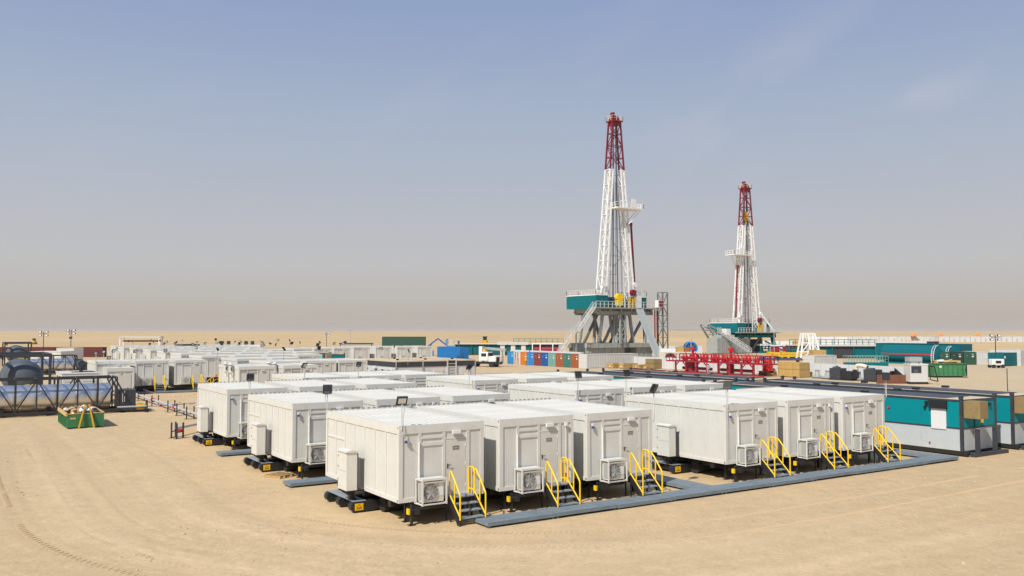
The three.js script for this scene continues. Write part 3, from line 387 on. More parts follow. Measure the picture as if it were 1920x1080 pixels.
function greyTank(x, z, r, L, label) { // dark grey domed tank, dome towards the road, black frame round it
  const t = thing('storage_tank', label, 'tank', x, 0, z), yc = r + 0.62, pr = [[0, 0.55 * r], [0.35 * r, 0.51 * r], [0.65 * r, 0.41 * r], [0.88 * r, 0.22 * r], [r, 0], [r, -L], [0.7 * r, -L - 0.35 * r], [0, -L - 0.5 * r]].map(([a, b]) => new THREE.Vector2(a, b));
  const g = new THREE.LatheGeometry(pr, 48); g.rotateX(Math.PI / 2); const ta = put('tank', g, 'slategrey', t, 0, yc, 0); bx('hazard_strip', 'yellow', ta, 0.05, -0.75, 0.45 * r, 1.0, -0.6, 0.56 * r + 0.05);
  const h = r + 0.45, H = 2 * r + 1.15; for (const X of [-h, h]) for (const Z of [0.5 * r + 0.25, -L - 0.4 * r]) bar('frame_post', 'rail', t, V(X, 0, Z), V(X, H, Z), 0.22, 0.5);
  for (const X of [-h, h]) { bar('frame_rail', 'rail', t, V(X, H, 0.5 * r + 0.5), V(X, H, -L - 0.4 * r), 0.25); bar('frame_rail', 'rail', t, V(X, 0.2, 0.5 * r + 0.5), V(X, 0.2, -L - 0.4 * r), 0.3); } for (const Z of [0.5 * r + 0.25, -L - 0.4 * r]) bar('frame_beam', 'rail', t, V(-h, H - 0.05, Z), V(h, H - 0.05, Z), 0.3, 0.28);
  const l = new MB(); l.rail([[-h + 0.5, 2 * r + 0.6, -0.6], [-h + 0.5, 2 * r + 0.6, -L]], 0.5, 0.05, 1.5); l.build('walk_rail', 'rail', t); return t;
}
greyTank(-7.5, -68.5, 1.72, 7, 'large dark grey domed tank behind the polished tank frame'); greyTank(-2.8, -161, 1.72, 6, 'dark grey domed tank in front of the maroon containers'); greyTank(31, -172, 1.3, 5, 'dark grey domed tank in a black frame beyond the far white cabins');
{ // green skip
  const t = thing('waste_skip', 'open green skip heaped with rubbish, with yellow props on the front', 'skip', -6.5, 0, -40.5), W = 2.4, L = 5.4, H = 1.02;
  bx('front_plate', 'green', t, 0, 0.08, -0.04, W, H, 0); bx('rear_plate', 'green', t, 0, 0.08, -L, W, H, -L + 0.04); bx('side_plate', 'greenrib', t, 0, 0.08, -L + 0.041, 0.04, H, -0.041); bx('side_plate', 'greenrib', t, W - 0.04, 0.08, -L + 0.041, W, H, -0.041); bx('floor', 'green', t, 0.041, 0.1, -L + 0.041, W - 0.041, 0.2, -0.041);
  for (let i = 0; i < 8; i++) bx('rib', 'green', t, -0.09, 0.08, -0.35 - i * 0.67 - 0.1, -0.001, H - 0.14, -0.35 - i * 0.67); bx('timber_rail', 'timber', t, -0.1, H - 0.13, -L - 0.05, 0.02, H + 0.1, 0.03); bx('timber_rail', 'timber', t, W - 0.06, H + 0.001, -L, W + 0.02, H + 0.08, 0); bx('timber_rail', 'timber', t, 0.021, H + 0.001, -0.06, W - 0.061, H + 0.05, 0.02); bx('stencil', 'timber', t, 0.2, 0.66, 0.001, 0.55, 0.78, 0.003);
  for (const [a, b] of [[0.72, 1.14], [1.72, 1.4]]) bar('prop', 'cater', t, V(a, 0, 0.28), V(b, 1.68, -0.02), 0.1); const d = new MB(); d.box(0.3, 0, -L + 0.4, 0.5, 0.079, -0.4).box(W - 0.5, 0, -L + 0.4, W - 0.3, 0.079, -0.4); d.build('runner', 'black', t);
  seed = 11; for (let i = 0; i < 60; i++) { const X = 0.25 + rnd() * (W - 0.5), Z = -0.3 - rnd() * (L - 0.7), y = 0.72 + 0.5 * (1 - Math.hypot((X - 1.2) / 1.5, (Z + 2.2) / 3)) + rnd() * 0.15, k = rnd();
    const o = k < 0.5 ? (() => { const g = new THREE.IcosahedronGeometry(0.22 + rnd() * 0.13, 2), p = g.attributes.position; for (let q = 0; q < p.count; q++) { const s = 1 + 0.35 * noise.noise(p.getX(q) * 5 + i, p.getY(q) * 5, p.getZ(q) * 5); p.setXYZ(q, p.getX(q) * s, p.getY(q) * s * 0.7, p.getZ(q) * s); } g.computeVertexNormals(); return put('rubbish_bag', g, k < 0.44 ? 'bag' : 'paper', t, X, y - 0.1, Z); })() : put('cardboard', gbox(0.42, 0.22, 0.34), k < 0.72 ? 'card' : k < 0.85 ? 'timber' : k < 0.92 ? 'red' : 'paper', t, X, y, Z); o.rotation.set(rnd() * 2, rnd() * 3, rnd() * 2); o.userData = {}; }
}
function pipeRun(pts, r, label, name = 'pipe_line') { const t = thing(name, label, 'pipe'); const b = new MB(); for (let i = 0; i < pts.length - 1; i++) b.bar(pts[i], pts[i + 1], 2 * r, 2 * r, 10); b.build('pipe', 'pipe', t); for (const p of pts.slice(1, -1)) bx('coupling', 'red', t, p[0] - r * 1.5, p[1] - r * 1.5, p[2] - r * 1.5, p[0] + r * 1.5, p[1] + r * 1.5, p[2] + r * 1.5); return t; }
function stand(x, z, turn, label) { const t = thing('pipe_stand', label, 'stand', x, 0, z, turn, 'black pipe stands on the sand'); for (const X of [-0.28, 0.28]) bx('post', 'blacksteel', t, X - 0.04, 0.02, -0.04, X + 0.04, 1.0, 0.04); bx('foot', 'blacksteel', t, -0.45, 0, -0.12, 0.45, 0.02, 0.12); bx('cross_bar', 'blacksteel', t, -0.24, 0.38, -0.03, 0.24, 0.44, 0.03); }
pipeRun([[-1.2, 0.55, -31.4], [1.4, 0.5, -34.6]], 0.09, 'short grey pipe running from the lone stand to the third-row cabin'); stand(-1.2, -31.3, 0.9, 'black stand holding the end of the short grey pipe'); stand(-0.95, -30.6, 0.6, 'black stand with a red clamp on the open sand'); bx('clamp', 'red', scene.children[scene.children.length - 1], -0.12, 0.44, -0.14, 0.12, 0.6, 0.14);
pipeRun([[2.3, 0.55, -72], [2.4, 0.52, -58], [2.5, 0.5, -49], [2.6, 0.5, -41]], 0.1, 'long grey pipe on stands leading back towards the far cabins'); for (const v of [70, 64, 57, 50, 46.5, 43]) stand(2.45, -v, 0, 'black pipe stand under the long grey pipe');
pipeRun([[-1.6, 0.5, -51.4], [1.8, 0.5, -51.2], [5, 0.48, -52.5]], 0.07, 'thin grey pipe leading away from the polished tank'); stand(0.7, -51.3, 1.57, 'black stand under the thin pipe beside the polished tank');
{ const t = thing('pump_skid', 'small black pump with a yellow motor beside the polished tank', 'pump', -0.2, 0, -51.9); bx('base', 'black', t, -0.1, 0, -0.3, 1.2, 0.2, 0.3); const b = new MB(); b.bar([0.1, 0.45, 0], [0.9, 0.45, 0], 0.42, 0.42, 12).box(0.2, 0.2, -0.15, 0.8, 0.3, 0.15); b.build('motor', 'cater', t); bx('guard', 'yellow', t, 0.3, 0.67, -0.1, 0.7, 0.76, 0.1); }
{ const t = thing('manifold_skid', 'tangle of grey pipes and black valves on a skid behind the third-row cabin', 'manifold', 5.2, 0, -47); bx('base', 'black', t, -1, 0, -0.8, 1.4, 0.25, 0.8); for (let i = 0; i < 5; i++) { const b = new MB(); b.bar([-1.2 + i * 0.5, 0.5 + 0.15 * (i % 2), -1.4], [-1.2 + i * 0.5, 0.5 + 0.15 * (i % 2), 1.4], 0.16, 0.16, 8).bar([-1.2 + i * 0.5, 0.5, 0], [-1.2 + i * 0.5, 1.35, 0], 0.1, 0.1, 8); b.build('pipe', i % 2 ? 'rail' : 'pipe', t); } bx('control_box', 'rail', t, -0.3, 0.25, 0.9, 0.3, 1.3, 1.15); bx('panel_face', 'pale', t, -0.22, 0.6, 1.152, 0.22, 1.2, 1.16); bx('flange', 'red', t, 0.2, 0.45, -0.1, 0.4, 0.7, 0.1); }
{ const t = thing('barrier_tape', 'sagging red and white barrier tape strung across the sand near the pipes', 'tape'); for (const [a, b] of [[[3, 1.0, -66], [6.5, 0.9, -58]], [[3.2, 0.75, -53], [8, 0.8, -47.5]]]) for (let i = 0; i < 24; i++) { const q = (k) => V(...a).lerp(V(...b), k / 24).add(V(0, -0.45 * 4 * (k / 24) * (1 - k / 24), 0)); bar('tape_band', i % 2 ? 'plastic' : 'tapepink', t, q(i), q(i + 1), 0.08, 0.012); } }
{ const t = thing('generator', 'white generator container with a black exhaust silencer on its roof', 'generator', -4.9, 0, -61.0), W = 3.1, L = 5.5; bx('enclosure', 'white', t, 0, 0.2, -L, W, 2.95, 0); bx('roof', 'roof', t, -0.04, 2.951, -L - 0.04, W + 0.04, 3.03, 0.04); for (const X of [0.15, 1.65]) { const p = bx('louvre_door', 'pale', t, X, 0.5, 0.002, X + 1.3, 2.7, 0.03); for (let i = 0; i < 8; i++) bx('louvre', 'white', p, -0.55, -0.9 + i * 0.22, 0.016, 0.55, -0.8 + i * 0.22, 0.04); } for (let i = 0; i < 3; i++) bx('side_louvre', 'slategrey', t, -0.03, 1.3, -0.9 - i * 1.6, -0.002, 2.7, -0.2 - i * 1.6);
  const s = new MB(); s.bar([1.9, 3.75, -3.9], [1.9, 3.75, -2.1], 0.72, 0.72, 18).bar([1.9, 3.75, -2.1], [1.9, 3.75, -1.8], 0.3, 0.3, 14).bar([1.9, 3.75, -4.0], [1.9, 3.75, -4.3], 0.9, 0.9, 18).bar([1.9, 3.03, -3.4], [1.9, 3.5, -3.4], 0.2).bar([1.9, 3.03, -2.5], [1.9, 3.5, -2.5], 0.2); s.build('silencer', 'rail', t); bx('rain_flap', 'black', t, 1.0, 3.031, -2.9, 3.0, 3.06, -1.4); bx('skid', 'black', t, 0.05, 0.0, -L, W - 0.05, 0.199, 0.05); }
{ const t = thing('storage_container', 'low white container with a ribbed wall beside the generator', 'container', 0.5, 0, -72.8), W = 2.75, L = 6; bx('shell', 'panel', t, 0.03, 0.12, -L, W - 0.03, 2.85, -0.03); bx('roof', 'roof', t, 0, 2.851, -L, W, 2.93, 0.02); bx('roof_beam', 'white', t, 0, 2.55, -0.029, W, 2.85, 0.02); for (const X of [0, W - 0.14]) bx('corner_post', 'white', t, X, 0.1, -0.029, X + 0.14, 2.549, 0.02); bx('roller_door', 'door', t, 0.35, 0.15, -0.0295, W - 0.35, 2.25, 0.01); for (const X of [0.3, 1.05, 1.8]) bx('vent_slot', 'fan', t, X, 2.42, -0.0285, X + 0.55, 2.52, 0.005); bx('wall_lamp', 'yellow', t, W / 2 - 0.07, 2.3, 0.011, W / 2 + 0.07, 2.42, 0.07); const rb = new MB(); for (let i = 0; i < 14; i++) rb.box(-0.01, 0.15, -0.4 - i * 0.4, 0.029, 2.8, -0.25 - i * 0.4); rb.build('ribs', 'white', t); }

// ---------- the camp behind ----------
function makeFar(o = {}) { // cabins too distant to show finer parts
  const t = new THREE.Group(); t.name = 'site_cabin'; const W = CW, L = o.L ?? CL;
  bx('wall', 'panel', t, 0.05, 0.75, -L + 0.05, W - 0.05, 3.3, -0.05); bx('roof', 'roof', t, 0.06, 3.301, -L + 0.06, W - 0.06, 3.5, -0.06);
  bx('roof_beam', 'white', t, 0, 3.25, -0.049, W, Y1, 0); bx('roof_beam', 'white', t, 0, 3.25, -L, 0.049, Y1, -0.05); bx('roof_beam', 'white', t, W - 0.049, 3.25, -L, W, Y1, -0.05); bx('roof_beam', 'white', t, 0.05, 3.25, -L, W - 0.05, Y1, -L + 0.049);
  for (const X of [0, W - 0.15]) bx('corner_post', 'white', t, X, 0.75, -0.15, X + 0.15, 3.249, -0.0); bx('base_beam', 'white', t, 0.151, 0.75, -0.049, W - 0.151, 0.92, 0);
  const rb = new MB(); for (let i = 1; i < 7; i++) rb.box(0.005, 0.9, -L * i / 7 - 0.05, 0.049, 3.249, -L * i / 7 + 0.05); rb.stuff('ribs', 'white', t);
  for (const [x0, x1, y0, y1] of [[0.9, 1.75, 3.12, 3.22], [0.9, 1.75, 2.88, 3.0], [0.2, 0.8, 3.0, 3.2]]) bx('vent_panel', 'fan', t, x0, y0, -0.0485, x1, y1, -0.03); bx('rib', 'white', t, 0.82, 0.93, -0.0485, 0.88, 3.249, -0.002); bx('rib', 'white', t, 1.79, 0.93, -0.0485, 1.87, 3.249, -0.002); bx('rib', 'white', t, 2.82, 0.93, -0.0485, 2.9, 3.249, -0.002);
  bx('door', 'door', t, 1.9, 0.95, -0.0485, 2.8, 2.95, -0.015); bx('door_lamp', 'plastic', t, 2.15, 3.1, -0.048, 2.5, 3.2, 0.08); bx('chassis', 'black', t, 0.3, 0.35, -L + 0.3, W - 0.3, 0.749, -0.3); for (const X of [0.5, W - 0.6]) for (const Z of [-0.7, -L + 0.7]) bx('jack', 'black', t, X, 0, Z - 0.06, X + 0.12, 0.349, Z + 0.06);
  if (o.ac) { const a = bx('air_conditioner', 'cream', t, 0.6, 0.85, 0.02, 1.6, 1.7, 0.5); put('fan_grille', fanDisc, 'fan', a, 0.05, 0, 0.24).scale.set(0.3, 0.3, 1); }
  if (o.box) bx('electrical_cabinet', 'white', t, -0.8, 0.9, -4.8, -0.15, 2.6, -4.0);
  return t;
}
const far = { a: makeFar(), ac: makeFar({ ac: true }), box: makeFar({ box: true, ac: true }) };
const farAt = (k, x, v, label, group = 'white cabins in the rows behind') => place(far[k], x, -v, label, group);
for (const [i, x] of [7.9, 12.05, 16.0].entries()) place(cabVariants[i === 2 ? 'end' : 'last'], x, -32.4, ['white cabin nearest the cowl vents in the short row behind the third row', 'middle white cabin in the short row behind the third row', 'white cabin nearest the tan-roofed workshop in the short row behind'][i], 'white cabins behind the third row');
const ventGeo = (() => { const b = new MB(); b.bar([0, 0, 0], [0, 0.75, 0], 0.42, 0.42, 14).bar([0, 0.75, 0], [0, 0.95, 0], 0.1, 0.62, 14).bar([0, -0.05, 0], [0.02, -0.45, 0.05], 0.34, 0.2, 12); return b.geo(); })();
for (const [i, x] of [9.3, 13.6].entries()) { const c = farAt('a', x, 54.4, ['cowl-vented white cabin next to the yellow landing', 'cowl-vented white cabin behind its twin, farther from the yellow landing'][i], 'white cabins with cowl vents'); for (const z of [-1.6, -3.4]) { const v = put('cowl_vent', ventGeo, 'pale', c, -0.3, 2.95, z); bx('vent_window', 'glassdark', v, -0.05, 0.2, 0.2, 0.05, 0.5, 0.225); } }
for (const [i, x] of [0, 4.1, 8.2].entries()) { farAt('ac', x - 0.2, 76, ['white cabin behind the low ribbed container by the generator', 'white cabin with yellow steps between the low container and its neighbour', 'white cabin with yellow steps next to the yellow landing'][i], 'white cabins facing the pipe stands'); stepAt(x + 1.65, -76, ['yellow steps half hidden behind the low ribbed container', 'yellow steps between the low container and the landing', 'yellow steps next to the yellow landing'][i]); }
{ const t = thing('stair_platform', 'yellow railed landing and stairs beside the cabins facing the pipe stands', 'stairs', 11.8, 0, -72.5); bx('landing', 'tread', t, 0, 0.85, -1.6, 2.6, 0.93, 0); const r = new MB(); r.rail([[0, 0.93, 0], [2.6, 0.93, 0], [2.6, 0.93, -1.6]], 1.05, 0.07, 0.3).rail([[-1.2, 0.05, 0], [0, 0.93, 0]], 1.05, 0.07, 0.4); r.build('handrail', 'yellow', t); for (let i = 0; i < 4; i++) bx('tread', 'tread', t, -1.2 + i * 0.3, 0.15 + i * 0.18, -1.5, -0.92 + i * 0.3, 0.2 + i * 0.18, -0.1); bx('support', 'black', t, 0.1, 0, -1.5, 2.5, 0.849, -0.1); }
for (const [i, x] of [15.6, 19.9, 23.7].entries()) farAt('a', x, 65.6, `white cabin ${['third', 'second', 'first'][i]} from the tan-roofed workshop`, 'white cabins beside the tan-roofed workshop');
for (const [i, x] of [15.3, 19.6].entries()) farAt('a', x, 77, `white cabin beyond the cowl vents, ${i ? 'farther from' : 'next to'} the yellow landing`, 'white cabins beyond the cowl-vent pair');
const GB = 'white cabins at the back of the camp', ORD = ['nearest', 'second from', 'third from', 'fourth from', 'fifth from', 'sixth from'], ROW = ['first', 'second', 'third', 'fourth', 'fifth', 'sixth', 'seventh'];
for (const [v, u0, n, ph, ri] of [[90.4, 14.4, 4, 0], [105, 14.8, 5, 1], [120.5, 15.6, 5, 2], [136, 16, 5, 3], [150, 16.2, 6, 0], [163, 16, 6, 1], [176, 16.3, 6, 2]].map((a, i) => [...a, i])) for (let k = 0; k < n; k++) farAt(k === 0 && v > 110 ? 'box' : 'a', u0 + k * 4.35 + ph * 0.1, v, `back-camp white cabin, ${ORD[k]} the tank side in the ${ROW[ri]} row past the cowl vents`, GB);
for (const [i, [u, v]] of [[40.6, 131], [45.4, 133], [50.3, 135.5], [56, 139], [60.9, 139], [65.8, 139], [70.6, 139]].entries()) farAt('ac', u, v, `white cabin, ${['seventh', 'sixth', 'fifth', 'fourth', 'third', 'second', 'first'][i]} in line from the stacked green container`, 'white cabins by the stacked green container');
{ // tan-roofed workshop of joined modules
  const t = thing('workshop_block', 'tan flat-roofed block with a black fascia and white walls, behind the white cabins', 'building', 30.7, 0, -65.4), W = 11, L = 12, H = 3.3;
  bx('wall', 'fence', t, 0.03, 0.9, -L, 0.03 + W - 0.06, 2.6, -0.03); bx('plinth', 'contgreen', t, 0.06, 0.15, -L + 0.05, W - 0.06, 0.899, -0.06); bx('fascia', 'rail', t, 0, 2.601, -L - 0.02, W, H - 0.1, 0.02); bx('roof', 'sandroof', t, -0.05, H - 0.099, -L - 0.05, W + 0.05, H + 0.02, 0.06);
  for (const X of [0, 3.55, 10.85]) bx('corner_post', 'steel', t, X, 0.1, -0.1, X + 0.15, H - 0.101, 0.08); const la = new MB(); la.box(6.9, 0.1, -0.02, 7.05, H + 0.2, 0.1).box(8.1, 0.1, -0.02, 8.25, H + 0.2, 0.1); for (let i = 0; i < 9; i++) la.box(7.05, 0.4 + i * 0.35, 0.0, 8.1, 0.46 + i * 0.35, 0.06); la.build('ladder', 'pale', t);
  for (const [X, Y] of [[5.1, 1.0], [8.9, 0.3]]) bx('door', 'mastrust', t, X, Y, -0.029, X + 1.3, 2.2, 0.05); bx('notice', 'plastic', t, 9.3, 1.2, 0.051, 9.8, 1.7, 0.06);
  for (const Z of [-1.2, -3.2]) { const w = bx('window', 'plastic', t, -0.02, 1.5, Z - 0.9, 0.029, 2.35, Z); bx('pane', 'glassdark', w, -0.03, -0.33, -0.36, -0.026, 0.33, 0.36); } for (const Z of [-5.2, -8]) bx('vent_hood', 'plastic', t, -0.25, 2.3, Z - 0.8, 0.029, 2.599, Z);
  for (let i = 0; i < 5; i++) bx('roof_lug', 'black', t, 1.5 + i * 1.9, H + 0.021, -3 - (i % 2) * 5, 1.75 + i * 1.9, H + 0.2, -2.75 - (i % 2) * 5); const s = new MB(); for (const X of [3.65, 7.3]) s.box(X - 0.06, H + 0.021, -L, X + 0.06, H + 0.08, 0); s.build('roof_seam', 'wood', t);
}
dup(teal0, 36.2, 0, -103.5, 0, 'teal long cabin with a dark roof among the white back rows', G4);
// floodlights above the back rows
seed = 5; for (const [x, v, y] of [[-0.2, 76, 3.4], [1.5, 83, 3.4], [3.8, 76, 3.6], [0.7, 72.9, 3.0], [2.6, 83, 3.5], [7.0, 76, 3.6]]) floodAt(x, -v, rnd() * 0.8 - 0.2, 0.6, 'floodlight with a bright lens above the cabins facing the pipe stands', 'bright-lensed floodlights', y);
for (let i = 0; i < 46; i++) { const v = 54 + rnd() * 125, k = Math.floor(rnd() * 6); floodAt(15.5 + k * 4.35 + (v > 60 ? 0 : -1.5), -v, rnd() * 6, 0.3 + rnd() * 0.7, 'small dark floodlight on a pole above the back rows of cabins', 'floodlights above the back rows', 3.4 + rnd() * 0.9); }

// ---------- containers ----------
const ribs = (W, L, H) => { const b = new MB(); b.box(0.075, 0.16, -L + 0.04, W - 0.075, H - 0.1, -0.06); const n = Math.round(L / 0.4); for (let i = 0; i < n; i++) { const z = -0.18 - i * (L - 0.36) / n; b.box(0.012, 0.17, z - 0.2, 0.076, H - 0.11, z); b.box(W - 0.076, 0.17, z - 0.2, W - 0.012, H - 0.11, z); } for (let i = 0; i < 8; i++) b.box(0.17 + i * 0.27, 0.17, -L + 0.014, 0.3 + i * 0.27, H - 0.11, -L + 0.041); return b.geo(); };
const frameGeo = (W, L, H) => { const b = new MB(); for (const X of [0, W - 0.16]) for (const Z of [-L, -0.16]) b.box(X, 0, Z, X + 0.16, H, Z + 0.16); for (const Y of [0.02, H - 0.11]) { for (const X of [0, W - 0.06]) b.box(X, Y, -L + 0.161, X + 0.06, Y + 0.11, -0.161); for (const Z of [-L, -0.08]) b.box(0.161, Y, Z, W - 0.161, Y + 0.11, Z + 0.08); } return b.geo(); };
const rodGeo = (() => { const b = new MB(); for (const X of [-0.3, 0.3]) { b.box(X - 0.02, -1.12, 0.02, X + 0.02, 1.12, 0.05); b.box(X - 0.06, -0.3, 0.05, X + 0.12, -0.26, 0.07); } return b.geo(); })();
const rg = {};
function container(x, y, z, turn, L, m, label, group, o = {}) { // doors face local +z
  const W = 2.44, H = o.H ?? 2.6, t = thing('shipping_container', label, 'container', x, y, z, turn, group), k = L + '_' + H; rg[k] ??= [ribs(W, L, H), frameGeo(W, L, H)];
  put('ribbed_shell', rg[k][0], m, t); put('corner_frame', rg[k][1], o.frame ?? m, t); bx('roof', o.roof ?? m, t, 0.061, H - 0.099, -L + 0.081, W - 0.061, H - 0.02, -0.081);
  for (const X of [0.165, W / 2 + 0.005]) { const w = W / 2 - 0.17; const d = bx('door', o.door ?? m, t, X, 0.14, -0.059, X + W / 2 - 0.17, H - 0.12, -0.02); put('lock_rods', rodGeo, o.rod ?? m, d); for (let q = 0; q < 3; q++) bx('door_rib', m, d, -w / 2 + 0.06, -0.8 + q * 0.7, 0.0195, w / 2 - 0.06, -0.62 + q * 0.7, 0.045); if (!o.noMark) for (const [a, b, c, e] of X > 1 ? [[-0.2, 0.7, 0.3, 0.86], [-0.12, 0.25, 0.26, 0.5]] : [[-0.2, 0.55, 0.05, 0.7]]) bx('stencil_mark', 'plastic', d, a, b, 0.0205, c, e, 0.023); }
  return t;
}
const GC = 'row of containers with their doors facing the cabins', RT = -Math.PI / 2;
[['contlight', 'sky-blue'], ['contwhite', 'white and red'], ['orange', 'orange'], ['contlight', 'light blue'], ['contpurple', 'dark maroon'], ['contblue', 'deep blue'], ['contmint', 'pale mint'], ['rust', 'rust-brown'], ['contgreen', 'sea-green'], ['rust', 'rust-red']].forEach(([m, w], i) => container(83.6, 0, -123.7 + i * 2.44, RT, 6.06, m, [`${w} container at the truck end of the coloured row`, 'white container with rusty red lattice bars in the coloured row', 'orange container behind the worker in a yellow vest', 'light blue container right beside the worker in the vest', 'dark maroon container in the coloured row', 'deep blue container in the coloured row', 'pale mint container in the coloured row', 'rust-brown container between the mint and sea-green ones', 'sea-green container in the coloured row', 'rust-red container next to the long white container'][i], GC));
{ const t = scene.children.find((c) => c.userData.label?.startsWith('white container with rusty')); for (let i = 0; i < 4; i++) bar('lattice_bar', 'rust', t, V(0.3 + i * 0.5, 0.1, 0.02), V(0.6 + i * 0.42 - (i % 2) * 0.3, 2.5, 0.02), 0.12, 0.04); }
container(83.6, 0, -99.3, RT, 12.2, 'contwhite', 'long white ribbed container at the end of the coloured row', undefined, { rod: 'pale', noMark: true });
{ const t = thing('roof_beam_stack', 'long pale beam lying on top of the coloured container row', 'beam', 84.2, 2.61, -123.5); bx('beam', 'fence', t, 0, 0, 0, 0.7, 0.3, 24); bx('strap', 'rust', t, -0.01, 0, 7, 0.71, 0.31, 7.3); }
const TURN = -0.5733; // square on to the road
for (const [i, s] of [-8.5, 3.9, 16.3].entries()) container(-3.11 + 0.84 * s, 0, -235.6 + 0.5424 * s, RT + TURN, 12.2, 'maroon', ['dark maroon container in the line, mostly hidden behind the domed tank', 'dark maroon container in the middle of the line behind the tanks', 'dark maroon container at the cabin end of the line, white mark on it'][i], 'maroon containers behind the tanks', { noMark: i < 2 });
container(85.4, 2.62, -189.3, RT + TURN, 11.6, 'contdark', 'dark green container stacked on top near the blue boom lift', undefined, { noMark: true });
for (const [i, k] of [0, 6.2].entries()) { const c = container(85.4 + k * 0.84, 0, -189.3 + k * 0.5424, RT + TURN, i ? 5.6 : 6.1, i ? 'maroon' : 'contdarker', i ? 'maroon container under the dark green one' : 'blackish green container under the stacked one', undefined, { noMark: true }); }
container(88.6, 0, -152.6, 0, 11.5, 'blue', 'bright blue ribbed container with a worker standing on it', undefined, { H: 2.9, noMark: true });
[['contdark', 'mid green container next to the teal tank ladder'], ['contdarker', 'blackish green container between two mid green ones'], ['contdark', 'mid green container next to the white-doored one'], ['contwhite', 'white container with rusty door edges beside the green ones']].forEach(([m, l], i) => container(154 + 0.84 * 2.62 * i, 0, -72.4 + 0.5424 * 2.62 * i, TURN, 6.06, m, l, 'containers behind the loaded green skip'));
container(111.5, 0, -71.6, RT, 6.06, 'contwhite', 'long white container behind the panel fence', undefined, { noMark: true });

